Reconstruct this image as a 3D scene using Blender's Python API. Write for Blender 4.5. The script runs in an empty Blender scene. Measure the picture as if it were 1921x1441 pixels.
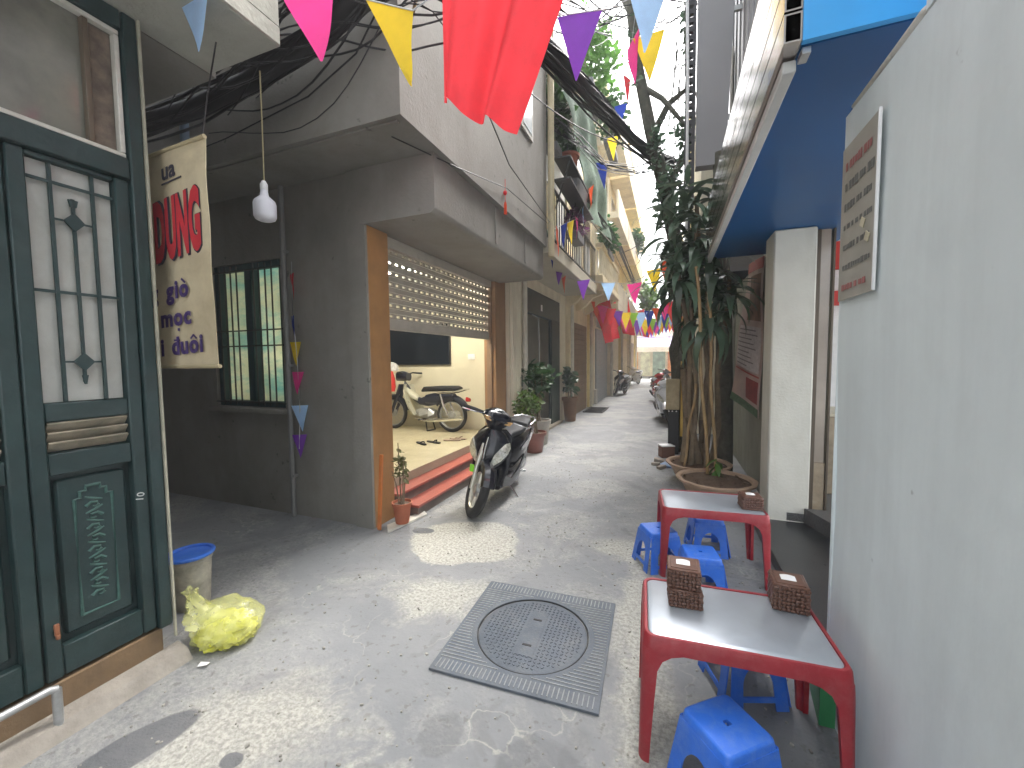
import bpy, bmesh, math, random
from mathutils import Vector, Matrix, Euler
R = math.radians
rnd = random.Random(7)
scene = bpy.context.scene
COL = scene.collection

# ------------------------------------------------------------------ camera
cam_data = bpy.data.cameras.new('camera')
cam = bpy.data.objects.new('camera', cam_data); COL.objects.link(cam)
cam_data.sensor_width = 36.0
cam_data.lens = 760.0 / 1921.0 * 36.0
cam_data.clip_start = 0.02; cam_data.clip_end = 2000
def cam_matrix(psi, p, r, loc):
    F = Vector((-math.sin(psi)*math.cos(p), math.cos(psi)*math.cos(p), -math.sin(p)))
    Rt = Vector((math.cos(psi), math.sin(psi), 0)); U = Rt.cross(F)
    Rr = math.cos(r)*Rt + math.sin(r)*U; Ur = -math.sin(r)*Rt + math.cos(r)*U
    m = Matrix((Rr, Ur, -F)).transposed().to_4x4(); m.translation = loc
    return m
cam.matrix_world = cam_matrix(R(21.1775), R(3.43), -0.010, (0, 0, 1.55))
scene.camera = cam

# ------------------------------------------------------------------ sky, sun, exposure
SUN_EL, SUN_AZ = 58.0, 24.0        # azimuth measured from +Y (up the alley) towards +X
world = bpy.data.worlds.new('World'); scene.world = world; world.use_nodes = True
wn = world.node_tree; wn.nodes.clear()
sky = wn.nodes.new('ShaderNodeTexSky'); sky.sky_type = 'NISHITA'; sky.sun_disc = False
sky.sun_elevation = R(SUN_EL); sky.sun_rotation = R(SUN_AZ)
sky.air_density = 1.0; sky.dust_density = 6.0; sky.ozone_density = 0.6
bg = wn.nodes.new('ShaderNodeBackground'); bg.inputs[1].default_value = 0.15
wo = wn.nodes.new('ShaderNodeOutputWorld')
hsv = wn.nodes.new('ShaderNodeHueSaturation'); hsv.inputs['Saturation'].default_value = .22; hsv.inputs['Hue'].default_value = .47      # hazy white sky
wn.links.new(sky.outputs[0], hsv.inputs['Color']); wn.links.new(hsv.outputs[0], bg.inputs[0]); wn.links.new(bg.outputs[0], wo.inputs[0])
sl = bpy.data.lights.new('sun', 'SUN'); sl.energy = 1.2; sl.angle = R(24); sl.color = (1, .97, .93)
sun = bpy.data.objects.new('sun', sl); COL.objects.link(sun)
sd = Vector((math.sin(R(SUN_AZ))*math.cos(R(SUN_EL)), math.cos(R(SUN_AZ))*math.cos(R(SUN_EL)), math.sin(R(SUN_EL))))
sun.rotation_euler = sd.to_track_quat('Z', 'Y').to_euler(); sun.location = sd*40
vs = scene.view_settings
vs.view_transform = 'Standard'; vs.look = 'None'; vs.exposure = 2.55; vs.gamma = 1.0
vs.use_curve_mapping = False
scene.cycles.max_bounces = 10; scene.cycles.diffuse_bounces = 6
scene.cycles.use_denoising = True

# ------------------------------------------------------------------ materials
MATS = {}
def M(name, col, rough=.6, metal=0.0, var=.12, vs=5.0, bump=0.0, bs=60.0, spec=.5, dirt=None, dirt_amt=.5,
      dirt_scale=2.0, coat=0.0, transl=0.0, alpha=1.0, transm=0.0, emit=None, estr=0.0, world=False, rand=0.0, streak=0.0, rain=0.0, bd=.02):
    if name in MATS: return MATS[name]
    m = bpy.data.materials.new(name); m.use_nodes = True; MATS[name] = m
    nt = m.node_tree; N = nt.nodes; L = nt.links; N.clear()
    out = N.new('ShaderNodeOutputMaterial'); b = N.new('ShaderNodeBsdfPrincipled')
    b.inputs['Roughness'].default_value = rough; b.inputs['Metallic'].default_value = metal
    b.inputs['Specular IOR Level'].default_value = spec
    if coat: b.inputs['Coat Weight'].default_value = coat; b.inputs['Coat Roughness'].default_value = .05
    if transm: b.inputs['Transmission Weight'].default_value = transm
    if alpha < 1: b.inputs['Alpha'].default_value = alpha
    if emit: b.inputs['Emission Color'].default_value = (*emit, 1); b.inputs['Emission Strength'].default_value = estr
    if world: co = N.new('ShaderNodeNewGeometry').outputs['Position']
    else: co = N.new('ShaderNodeTexCoord').outputs['Object']
    n1 = N.new('ShaderNodeTexNoise'); n1.inputs['Scale'].default_value = vs; n1.inputs['Detail'].default_value = 8
    n1.inputs['Roughness'].default_value = .62
    L.new(co, n1.inputs['Vector'])
    mr = N.new('ShaderNodeMapRange'); mr.inputs[1].default_value = .3; mr.inputs[2].default_value = .7
    L.new(n1.outputs[0], mr.inputs[0])
    mx = N.new('ShaderNodeMix'); mx.data_type = 'RGBA'
    mx.inputs[6].default_value = (*[max(0, c*(1-var)) for c in col], 1)
    mx.inputs[7].default_value = (*[min(1, c*(1+var)) for c in col], 1)
    L.new(mr.outputs[0], mx.inputs[0]); colout = mx.outputs[2]
    if rand:
        oi = N.new('ShaderNodeObjectInfo'); hs = N.new('ShaderNodeHueSaturation')
        r1 = N.new('ShaderNodeMapRange'); r1.inputs[3].default_value = 1-rand; r1.inputs[4].default_value = 1+rand
        r2 = N.new('ShaderNodeMapRange'); r2.inputs[3].default_value = .5-rand*.06; r2.inputs[4].default_value = .5+rand*.06
        L.new(oi.outputs['Random'], r1.inputs[0]); L.new(oi.outputs['Random'], r2.inputs[0])
        L.new(r1.outputs[0], hs.inputs['Value']); L.new(r2.outputs[0], hs.inputs['Hue'])
        L.new(colout, hs.inputs['Color']); colout = hs.outputs[0]
    if dirt:
        n2 = N.new('ShaderNodeTexNoise'); n2.inputs['Scale'].default_value = dirt_scale; n2.inputs['Detail'].default_value = 10
        n2.inputs['Roughness'].default_value = .7; n2.inputs['Distortion'].default_value = .4
        if streak:
            mp = N.new('ShaderNodeMapping'); mp.inputs['Scale'].default_value = (1, 1, streak)
            L.new(co, mp.inputs['Vector']); L.new(mp.outputs[0], n2.inputs['Vector'])
        else: L.new(co, n2.inputs['Vector'])
        m2 = N.new('ShaderNodeMapRange'); m2.inputs[1].default_value = .45; m2.inputs[2].default_value = .72
        m2.inputs[4].default_value = dirt_amt
        L.new(n2.outputs[0], m2.inputs[0])
        mx2 = N.new('ShaderNodeMix'); mx2.data_type = 'RGBA'; mx2.inputs[7].default_value = (*dirt, 1)
        L.new(m2.outputs[0], mx2.inputs[0]); L.new(colout, mx2.inputs[6]); colout = mx2.outputs[2]
    if rain:
        mp2 = N.new('ShaderNodeMapping'); mp2.inputs['Scale'].default_value = (5, 5, .3)
        n4 = N.new('ShaderNodeTexNoise'); n4.inputs['Scale'].default_value = 1.6; n4.inputs['Detail'].default_value = 9; n4.inputs['Roughness'].default_value = .65
        L.new(co, mp2.inputs['Vector']); L.new(mp2.outputs[0], n4.inputs['Vector'])
        m4 = N.new('ShaderNodeMapRange'); m4.inputs[1].default_value = .42; m4.inputs[2].default_value = .75; m4.inputs[4].default_value = rain
        L.new(n4.outputs[0], m4.inputs[0])
        x4 = N.new('ShaderNodeMix'); x4.data_type = 'RGBA'; x4.inputs[7].default_value = (*[c*.5 for c in col], 1)
        L.new(m4.outputs[0], x4.inputs[0]); L.new(colout, x4.inputs[6]); colout = x4.outputs[2]
        n5 = N.new('ShaderNodeTexNoise'); n5.inputs['Scale'].default_value = 9; n5.inputs['Detail'].default_value = 4; L.new(co, n5.inputs['Vector'])
        m5 = N.new('ShaderNodeMapRange'); m5.inputs[1].default_value = .70; m5.inputs[2].default_value = .735; m5.inputs[4].default_value = .7
        L.new(n5.outputs[0], m5.inputs[0])
        x5 = N.new('ShaderNodeMix'); x5.data_type = 'RGBA'; x5.inputs[7].default_value = (*[c*.42 for c in col], 1)
        L.new(m5.outputs[0], x5.inputs[0]); L.new(colout, x5.inputs[6]); colout = x5.outputs[2]
    L.new(colout, b.inputs['Base Color'])
    rm = N.new('ShaderNodeMapRange'); rm.inputs[3].default_value = max(.02, rough-.1*min(1, rough*3)); rm.inputs[4].default_value = min(1, rough+.1)
    L.new(n1.outputs[0], rm.inputs[0]); L.new(rm.outputs[0], b.inputs['Roughness'])
    if bump:
        n3 = N.new('ShaderNodeTexNoise'); n3.inputs['Scale'].default_value = bs; n3.inputs['Detail'].default_value = 5
        L.new(co, n3.inputs['Vector'])
        bp = N.new('ShaderNodeBump'); bp.inputs['Strength'].default_value = bump; bp.inputs['Distance'].default_value = bd
        L.new(n3.outputs[0], bp.inputs['Height']); L.new(bp.outputs[0], b.inputs['Normal'])
    sh = b.outputs[0]
    if transl:
        tr = N.new('ShaderNodeBsdfTranslucent'); L.new(colout, tr.inputs[0])
        ms = N.new('ShaderNodeMixShader'); ms.inputs[0].default_value = transl
        L.new(sh, ms.inputs[1]); L.new(tr.outputs[0], ms.inputs[2]); sh = ms.outputs[0]
    L.new(sh, out.inputs[0])
    return m

# ------------------------------------------------------------------ mesh building
class B:
    def __init__(s): s.v = []; s.f = []
    def add(s, vs_, fs, m=None):
        o = len(s.v)
        s.v += [tuple(m @ Vector(v)) if m else tuple(v) for v in vs_]
        s.f += [tuple(i+o for i in f) for f in fs]
        return s
    def box(s, c, size, bev=0.0, m=None, rot=None):
        hx, hy, hz = [a/2 for a in size]
        M4 = Matrix.Translation(c)
        if rot: M4 = M4 @ Euler(rot).to_matrix().to_4x4()
        if m: M4 = m @ M4
        if bev <= 0:
            v = [(x*hx, y*hy, z*hz) for x in (-1, 1) for y in (-1, 1) for z in (-1, 1)]
            f = [(0,1,3,2),(4,6,7,5),(0,4,5,1),(2,3,7,6),(0,2,6,4),(1,5,7,3)]
            return s.add(v, f, M4)
        b = min(bev, hx*.95, hy*.95, hz*.95)
        v = []; ix = {}
        for x in (-1, 1):
            for y in (-1, 1):
                for z in (-1, 1):
                    for a in range(3):
                        p = [x*(hx-b), y*(hy-b), z*(hz-b)]
                        p[a] = (x*hx, y*hy, z*hz)[a]
                        ix[(x, y, z, a)] = len(v); v.append(p)
        f = []
        for a in range(3):
            o = [k for k in range(3) if k != a]
            for sg in (-1, 1):
                q = []
                for (i, j) in ((-1,-1),(1,-1),(1,1),(-1,1)):
                    k = [0,0,0]; k[a] = sg; k[o[0]] = i; k[o[1]] = j; q.append(ix[(*k, a)])
                f.append(q)
            for i in (-1, 1):
                for j in (-1, 1):
                    k0 = [0,0,0]; k0[a] = -1; k0[o[0]] = i; k0[o[1]] = j
                    k1 = list(k0); k1[a] = 1
                    f.append([ix[(*k0, o[0])], ix[(*k1, o[0])], ix[(*k1, o[1])], ix[(*k0, o[1])]])
        for x in (-1, 1):
            for y in (-1, 1):
                for z in (-1, 1): f.append([ix[(x,y,z,0)], ix[(x,y,z,1)], ix[(x,y,z,2)]])
        return s.add(v, f, M4)
    def span(s, a, b, bev=0.0):
        return s.box([(a[i]+b[i])/2 for i in range(3)], [abs(b[i]-a[i]) for i in range(3)], bev)
    def loft(s, rings, cap=True, m=None, closed=True):
        n = len(rings[0]); v = [p for r in rings for p in r]; f = []
        for k in range(len(rings)-1):
            for i in range(n if closed else n-1):
                j = (i+1) % n
                f.append((k*n+i, k*n+j, (k+1)*n+j, (k+1)*n+i))
        if cap and closed:
            f.append(tuple(range(n))[::-1]); f.append(tuple((len(rings)-1)*n+i for i in range(n)))
        return s.add(v, f, m)
    def tube(s, path, r, n=8, m=None, cap=True):
        path = [Vector(p) for p in path]; rings = []
        rs = r if isinstance(r, (list, tuple)) else [r]*len(path)
        up = Vector((0, 0, 1))
        for i, p in enumerate(path):
            t = (path[min(i+1, len(path)-1)] - path[max(i-1, 0)]).normalized()
            a = t.cross(up)
            if a.length < 1e-3: a = t.cross(Vector((0, 1, 0)))
            a.normalize(); c = t.cross(a)
            if i and rings:
                pass
            rings.append([tuple(p + (a*math.cos(2*math.pi*k/n) + c*math.sin(2*math.pi*k/n))*rs[i]) for k in range(n)])
        return s.loft(rings, cap, m)
    def lathe(s, prof, n=24, c=(0,0,0), m=None, cap=True):
        rings = [[(c[0]+r*math.cos(2*math.pi*k/n), c[1]+r*math.sin(2*math.pi*k/n), c[2]+z) for k in range(n)] for r, z in prof]
        return s.loft(rings, cap, m)
    def torus(s, Rm, r, n=28, k=10, m=None, rz=None):
        v = []; f = []
        for i in range(n):
            a = 2*math.pi*i/n
            for j in range(k):
                q = 2*math.pi*j/k; rr = Rm + r*math.cos(q)
                v.append((rr*math.cos(a), rr*math.sin(a), (rz or r)*math.sin(q)))
        for i in range(n):
            for j in range(k):
                i2, j2 = (i+1) % n, (j+1) % k
                f.append((i*k+j, i2*k+j, i2*k+j2, i*k+j2))
        return s.add(v, f, m)
    def prism(s, poly, d, m=None):       # polygon in local XY extruded 0..d in Z
        n = len(poly)
        v = [(x, y, 0) for x, y in poly] + [(x, y, d) for x, y in poly]
        f = [tuple(range(n))[::-1], tuple(range(n, 2*n))] + [(i, (i+1) % n, n+(i+1) % n, n+i) for i in range(n)]
        return s.add(v, f, m)
    def grid(s, fn, nu, nv, m=None):
        v = [fn(i/nu, j/nv) for j in range(nv+1) for i in range(nu+1)]
        f = [(j*(nu+1)+i, j*(nu+1)+i+1, (j+1)*(nu+1)+i+1, (j+1)*(nu+1)+i) for j in range(nv) for i in range(nu)]
        return s.add(v, f, m)
    def slab(s, fn, nu, nv, t, m=None):  # a grid surface given a thickness t along y
        a = len(s.v)
        s.grid(fn, nu, nv, m); s.grid(lambda u, w: tuple(Vector(fn(u, w)) + Vector(t)), nu, nv, m)
        k = (nu+1)*(nv+1)
        edge = [i for i in range(nu+1)] + [j*(nu+1)+nu for j in range(1, nv+1)] + [nv*(nu+1)+i for i in range(nu-1, -1, -1)] + [j*(nu+1) for j in range(nv-1, 0, -1)]
        for q in range(len(edge)):
            e0, e1 = edge[q], edge[(q+1) % len(edge)]
            s.f.append((a+e0, a+e1, a+k+e1, a+k+e0))
        return s
    def mesh(s, name, mat, smooth=40):
        me = bpy.data.meshes.new(name); me.from_pydata(s.v, [], s.f); me.validate()
        bm = bmesh.new(); bm.from_mesh(me)
        bmesh.ops.recalc_face_normals(bm, faces=bm.faces)
        bm.to_mesh(me); bm.free()
        if mat: me.materials.append(mat)
        if smooth:
            for p in me.polygons: p.use_smooth = True
            me.set_sharp_from_angle(angle=R(smooth))
        return me

def obj(name, b, mat, parent=None, loc=None, rot=None, world=True, smooth=40, kind=None, label=None, scale=None):
    """one mesh object; with world=True the shape is given in world coordinates even under a parent"""
    me = b.mesh(name, mat, smooth) if isinstance(b, B) else b
    o = bpy.data.objects.new(name, me); COL.objects.link(o)
    if parent: o.parent = parent
    if loc is not None: o.location = loc
    elif parent and world:
        off = Vector((0, 0, 0)); q = parent
        while q: off += q.location; q = q.parent
        o.location = -off
    if rot: o.rotation_euler = rot
    if scale: o.scale = scale
    if kind: o['kind'] = kind
    if label: o['label'] = label
    return o
def thing(name, label, cat, loc=(0,0,0), rz=0, group=None, rot=None):
    o = bpy.data.objects.new(name, None); COL.objects.link(o); o.empty_display_size = .1
    o.location = loc; o.rotation_euler = rot if rot else (0, 0, rz)
    o['label'] = label; o['category'] = cat
    if group: o['group'] = group
    return o
def tag(o, label, cat, group=None):
    o['label'] = label; o['category'] = cat
    if group: o['group'] = group
    return o
def struct(name, b, mat, smooth=40):
    o = obj(name, b, mat, smooth=smooth); o['kind'] = 'structure'; return o
def dup(root, loc, rot, label, group=None):
    def cp(o, par):
        c = o.copy(); COL.objects.link(c)
        if par: c.parent = par
        for ch in o.children: cp(ch, c)
        return c
    r = cp(root, None); r.location = loc; r.rotation_euler = rot if isinstance(rot, tuple) else (0, 0, rot); r['label'] = label
    if group: r['group'] = group
    return r
def text(name, s, size, mat, parent, mtx, bold=0.0, depth=.001, world=True, align='LEFT', shear=0.0, sx=1.0):
    c = bpy.data.curves.new(name, 'FONT'); c.body = s; c.size = size; c.offset = bold; c.extrude = depth; c.align_x = align
    c.shear = shear; c.resolution_u = 3
    t = bpy.data.objects.new(name+'_tmp', c); COL.objects.link(t)
    dg = bpy.context.evaluated_depsgraph_get(); dg.update()
    me = bpy.data.meshes.new_from_object(t.evaluated_get(dg)); me.name = name
    bpy.data.objects.remove(t)
    me.transform(mtx @ Matrix.Diagonal((sx, 1, 1, 1))); me.materials.clear(); me.materials.append(mat)
    return obj(name, me, mat, parent, world=world)
def frame_mtx(o, ax, ay):
    ax = Vector(ax).normalized(); ay = Vector(ay).normalized(); az = ax.cross(ay)
    m = Matrix((ax, ay, az)).transposed().to_4x4(); m.translation = o
    return m
def sup(c, rx, rz, n=16, p=2.6, plane='xz', a0=0):   # a super-ellipse ring
    out = []
    for k in range(n):
        a = 2*math.pi*k/n + a0; ca, sa = math.cos(a), math.sin(a)
        u = rx*math.copysign(abs(ca)**(2/p), ca); w = rz*math.copysign(abs(sa)**(2/p), sa)
        if plane == 'xz': out.append((c[0]+u, c[1], c[2]+w))
        elif plane == 'xy': out.append((c[0]+u, c[1]+w, c[2]))
        else: out.append((c[0], c[1]+u, c[2]+w))
    return out
def sag(p0, p1, d, n=10):
    p0, p1 = Vector(p0), Vector(p1)
    return [p0.lerp(p1, i/n) - Vector((0, 0, d*4*(i/n)*(1-i/n))) for i in range(n+1)]

# palette
plaster = M('grey_plaster', (.25,.237,.212), .85, var=.16, vs=1.3, bump=.18, bs=38, dirt=(.165,.15,.13), dirt_amt=.65, dirt_scale=1.1, world=True, streak=.7, rain=.14)
plaster_dark = plaster
nearwall_m = M('pale_plaster', (.69,.755,.77), .7, var=.06, vs=1.4, bump=.35, bs=7, dirt=(.56,.61,.62), dirt_amt=.6, dirt_scale=1.5, world=True, streak=.6, rain=.16, bd=.012)
white_wall = M('white_plaster', (.62,.61,.54), .75, var=.08, vs=3, bump=.15, bs=50, dirt=(.4,.38,.3), dirt_amt=.5, dirt_scale=2.2, world=True, streak=.3)
cream = M('cream_paint', (.72,.62,.42), .7, var=.12, vs=2, bump=.15, bs=40, dirt=(.38,.3,.18), dirt_amt=.55, dirt_scale=1.6, world=True, streak=.35)
cream2 = M('yellow_paint', (.78,.66,.34), .7, var=.1, vs=2, bump=.15, bs=40, dirt=(.45,.36,.2), dirt_amt=.5, dirt_scale=1.4, world=True, streak=.35)
cream3 = M('ivory_paint', (.76,.70,.55), .7, var=.1, vs=2, bump=.15, bs=40, dirt=(.42,.36,.26), dirt_amt=.5, dirt_scale=1.5, world=True, streak=.35)
palegrey = M('pale_grey_paint', (.5,.49,.46), .7, var=.1, vs=2, bump=.15, bs=40, dirt=(.33,.31,.27), dirt_amt=.5, dirt_scale=1.5, world=True, streak=.35)
concrete = M('slab_concrete', (.36,.36,.31), .85, var=.12, vs=2.2, bump=.3, bs=40, dirt=(.24,.23,.19), dirt_amt=.6, dirt_scale=2, world=True)
green_paint = M('green_door_paint', (.012,.033,.033), .45, var=.25, vs=7, bump=.12, bs=30, dirt=(.05,.07,.065), dirt_amt=.35, dirt_scale=5)
dkgreen = M('dark_green_steel', (.012,.03,.022), .5, var=.2, vs=6, dirt=(.05,.05,.035), dirt_amt=.4)
wood = M('orange_wood', (.36,.185,.07), .5, var=.16, vs=4, bump=.1, bs=20, dirt=(.25,.12,.045), dirt_amt=.5, dirt_scale=3, world=True, streak=.15)
wood2 = M('brown_board', (.2,.13,.07), .7, var=.2, vs=6, bump=.2, bs=30, dirt=(.1,.07,.045), dirt_amt=.6, dirt_scale=4, streak=.2)
dark = M('near_black', (.012,.012,.012), .6, var=.2)
blackrub = M('black_rubber', (.018,.018,.018), .85, var=.25, vs=20, bump=.2, bs=120)
blackplastic = M('black_plastic', (.02,.02,.022), .45, var=.15)
gloss_black = M('gloss_dark_blue_black', (.005,.006,.011), .18, var=.1, coat=.25, spec=.4)
alu = M('aluminium', (.6,.6,.6), .35, metal=.9, var=.1, vs=12)
rimmet = M('cast_silver', (.62,.6,.52), .3, metal=.6, var=.1)
steel = M('galvanised_steel', (.42,.43,.43), .45, metal=.7, var=.2, vs=15)
chrome = M('chrome', (.75,.75,.75), .12, metal=1.0, var=.05)
whitep = M('white_plastic', (.75,.75,.75), .4, var=.05)
whitepaint = M('white_frame_paint', (.6,.58,.52), .5, var=.1, dirt=(.35,.32,.26), dirt_amt=.5, dirt_scale=9)
glass = M('window_glass', (.25,.27,.27), .04, var=.05, spec=.8, transm=.7)
darkglass = M('dark_window_glass', (.03,.035,.04), .05, var=.1, spec=.9)
frosted = M('frosted_pane', (.6,.6,.56), .35, var=.12, vs=2.5, transl=.3, dirt=(.38,.36,.3), dirt_amt=.6, dirt_scale=2.4)
cable_m = M('cable_black', (.014,.013,.014), .55, var=.3)
terracotta = M('terracotta', (.4,.12,.06), .75, var=.15, vs=8, bump=.15, bs=60, dirt=(.25,.12,.08), dirt_amt=.5, dirt_scale=6)
soil = M('dry_soil', (.11,.07,.045), .95, var=.35, vs=30, bump=.8, bs=60)
leaf_m = M('leaf_green', (.035,.09,.025), .45, var=.3, vs=4, transl=.25, rand=.35)
leaf_dk = M('leaf_dark_green', (.095,.155,.095), .32, var=.35, vs=4, transl=.2, rand=.4)
leaf_lt = M('leaf_bright_green', (.09,.18,.03), .5, var=.3, vs=3, transl=.35, rand=.35)
bark = M('dry_bark', (.2,.15,.095), .9, var=.3, vs=14, bump=.5, bs=50, dirt=(.09,.07,.05), dirt_amt=.6, dirt_scale=7, streak=.15)
bark_dk = M('dark_bark', (.1,.095,.075), .95, var=.4, vs=10, bump=.8, bs=30, dirt=(.06,.075,.045), dirt_amt=.6, dirt_scale=5)
bamboo = M('bamboo', (.33,.22,.1), .55, var=.2, vs=10, dirt=(.2,.12,.06), dirt_amt=.5, dirt_scale=8)
red_pl = M('dark_red_plastic', (.29,.016,.026), .42, var=.15, vs=6, dirt=(.36,.09,.085), dirt_amt=.55, dirt_scale=16, bump=.08, bs=120)
blue_pl = M('blue_plastic', (.025,.15,.66), .42, var=.12, vs=6, dirt=(.13,.25,.6), dirt_amt=.55, dirt_scale=18, bump=.08, bs=130)
ss_top = M('worn_stainless_top', (.44,.48,.53), .34, metal=.45, var=.08, vs=7, bump=.03, bs=200)
wicker = M('brown_wicker', (.13,.062,.042), .38, var=.35, vs=60)
wicker_dk = M('dark_wicker_gap', (.03,.016,.012), .7)
paper = M('tissue_paper', (.85,.85,.85), .8, var=.03)
def cloth(n, c, t=.35): return M('cloth_'+n, c, .75, var=.08, vs=9, transl=t, bump=.06, bs=25)
CL = {'red': cloth('red', (.75,.045,.06), .45), 'pink': cloth('pink', (.85,.06,.3), .45), 'yellow': cloth('yellow', (.85,.62,.04), .45),
      'blue': cloth('light_blue', (.42,.64,.95), .45), 'navy': cloth('navy', (.02,.05,.35)), 'purple': cloth('purple', (.2,.05,.42)),
      'orange': cloth('orange', (.75,.1,.03)), 'green': cloth('green', (.3,.6,.05)), 'teal': cloth('teal', (.03,.3,.2))}
# ------------------------------------------------------------------ ground
def ground_material():
    m = bpy.data.materials.new('worn_alley_concrete'); m.use_nodes = True
    nt = m.node_tree; N = nt.nodes; L = nt.links; N.clear()
    out = N.new('ShaderNodeOutputMaterial'); b = N.new('ShaderNodeBsdfPrincipled'); L.new(b.outputs[0], out.inputs[0])
    co = N.new('ShaderNodeNewGeometry').outputs['Position']
    def noise(s, d=8, r=.6, dist=0.0):
        n = N.new('ShaderNodeTexNoise'); n.inputs['Scale'].default_value = s; n.inputs['Detail'].default_value = d
        n.inputs['Roughness'].default_value = r; n.inputs['Distortion'].default_value = dist; L.new(co, n.inputs['Vector']); return n.outputs[0]
    def mrange(x, a, c, lo=0, hi=1):
        r = N.new('ShaderNodeMapRange'); r.inputs[1].default_value = a; r.inputs[2].default_value = c
        r.inputs[3].default_value = lo; r.inputs[4].default_value = hi; L.new(x, r.inputs[0]); return r.outputs[0]
    def mix(f, a, c):
        x = N.new('ShaderNodeMix'); x.data_type = 'RGBA'
        for v, i in ((a, 6), (c, 7)):
            if isinstance(v, tuple): x.inputs[i].default_value = (*v, 1)
            else: L.new(v, x.inputs[i])
        L.new(f, x.inputs[0]); return x.outputs[2]
    def mul(a, c):
        x = N.new('ShaderNodeMath'); x.operation = 'MULTIPLY'
        for v, i in ((a, 0), (c, 1)):
            if isinstance(v, (int, float)): x.inputs[i].default_value = v
            else: L.new(v, x.inputs[i])
        return x.outputs[0]
    c = mix(mrange(noise(1.1), .35, .65), (.19,.197,.204), (.245,.25,.252))
    # worn, pebbly areas where the aggregate shows light
    worn = mrange(noise(.85, 6, .65, .6), .49, .58)
    peb = mrange(noise(42, 4, .7), .46, .58)
    c = mix(mul(worn, mrange(noise(11, 6, .7, .5), .38, .62, .1, .6)), c, (.345,.34,.315))
    c = mix(mul(mul(worn, peb), .25), c, (.5,.49,.45))
    # dark smooth mortar skins
    skin = mrange(noise(2.6, 3, .5, 1.0), .60, .63)
    c = mix(mul(skin, .35), c, (.165,.165,.165))
    # thin pale cracks
    vo = N.new('ShaderNodeTexVoronoi'); vo.feature = 'DISTANCE_TO_EDGE'; vo.inputs['Scale'].default_value = 1.5
    wv = N.new('ShaderNodeVectorMath'); wv.operation = 'ADD'
    nz = N.new('ShaderNodeTexNoise'); nz.inputs['Scale'].default_value = 3; nz.inputs['Detail'].default_value = 6; L.new(co, nz.inputs['Vector'])
    sc = N.new('ShaderNodeVectorMath'); sc.operation = 'SCALE'; sc.inputs[3].default_value = .7; L.new(nz.outputs[1], sc.inputs[0])
    L.new(co, wv.inputs[0]); L.new(sc.outputs[0], wv.inputs[1]); L.new(wv.outputs[0], vo.inputs['Vector'])
    crack = mrange(vo.outputs[0], .0, .014, 1, 0)
    c = mix(mul(mul(crack, mrange(noise(1.7), .45, .6)), .7), c, (.42,.41,.36))
    c = mix(mul(mrange(noise(22, 3, .5), .62, .66), .5), c, (.13,.125,.115))
    # repairs: washed pebble patches and smooth mortar skins, ragged ellipses in the floor itself
    def ell(cx, cy, rx, ry, rot, soft=.10, rag=.45, sc_=3.2):
        mp = N.new('ShaderNodeMapping'); mp.vector_type = 'TEXTURE'; mp.inputs['Location'].default_value = (cx, cy, 0)
        mp.inputs['Rotation'].default_value = (0, 0, R(rot)); mp.inputs['Scale'].default_value = (rx, ry, 1); L.new(co, mp.inputs['Vector'])
        ln = N.new('ShaderNodeVectorMath'); ln.operation = 'LENGTH'; L.new(mp.outputs[0], ln.inputs[0])
        ad = N.new('ShaderNodeMath'); ad.operation = 'ADD'; L.new(ln.outputs['Value'], ad.inputs[0]); L.new(mrange(noise(sc_, 8, .65, .5), .3, .7, -rag, rag), ad.inputs[1])
        return mrange(ad.outputs[0], 1-soft, 1+soft, 1, 0)
    pebc = mix(mrange(noise(48, 4, .7), .4, .6), (.27,.262,.23), (.5,.49,.43))
    for e in ((-1.62,3.02,.46,.42,15,.04,.12),(-1.62,3.02,.44,.40,15,.06,.12),(-1.62,.98,.40,.36,30,.35,.7),(-.13,2.3,.13,.95,4,.3,.6),(-1.4,2.2,.3,.22,20,.35,.6),(-.25,3.3,.3,.2,0,.3,.5),(-.95,.95,.35,.2,10,.35,.7)):
        c = mix(mul(ell(*e), .8), c, pebc)
    mo = mix(mrange(noise(7), .35, .65), (.095,.1,.108), (.13,.133,.138))
    for q_, e in enumerate(((-2.0,.88,.10,.22,-18,.05,.10),(-2.07,3.07,.10,.06,10,.06,.15),(-1.57,.99,.045,.035,10,.08,.15),(-.45,1.36,.16,.14,20,.08,.35),(-.87,1.38,.09,.10,0,.1,.35),(-1.05,1.12,.08,.05,40,.12,.4),(-.7,1.12,.12,.06,-20,.12,.4),(-.1,4.4,.5,.9,0,.3,.6))):
        c = mix(mul(ell(*e), .9 if q_ < 3 else .4), c, mo)
    L.new(c, b.inputs['Base Color'])
    L.new(mrange(noise(3), .3, .7, .62, .9), b.inputs['Roughness'])
    h = N.new('ShaderNodeMath'); h.operation = 'ADD'; L.new(mul(noise(34, 6, .7), mrange(worn, 0, 1, .35, 1.2)), h.inputs[0]); L.new(mul(noise(6, 5), .8), h.inputs[1])
    bp = N.new('ShaderNodeBump'); bp.inputs['Strength'].default_value = .75; bp.inputs['Distance'].default_value = .014
    L.new(h.outputs[0], bp.inputs['Height']); L.new(bp.outputs[0], b.inputs['Normal'])
    return m
struct('ground', B().add([(-150,-60,0),(150,-60,0),(150,400,0),(-150,400,0)], [(0,1,2,3)]), ground_material(), 0)

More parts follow.
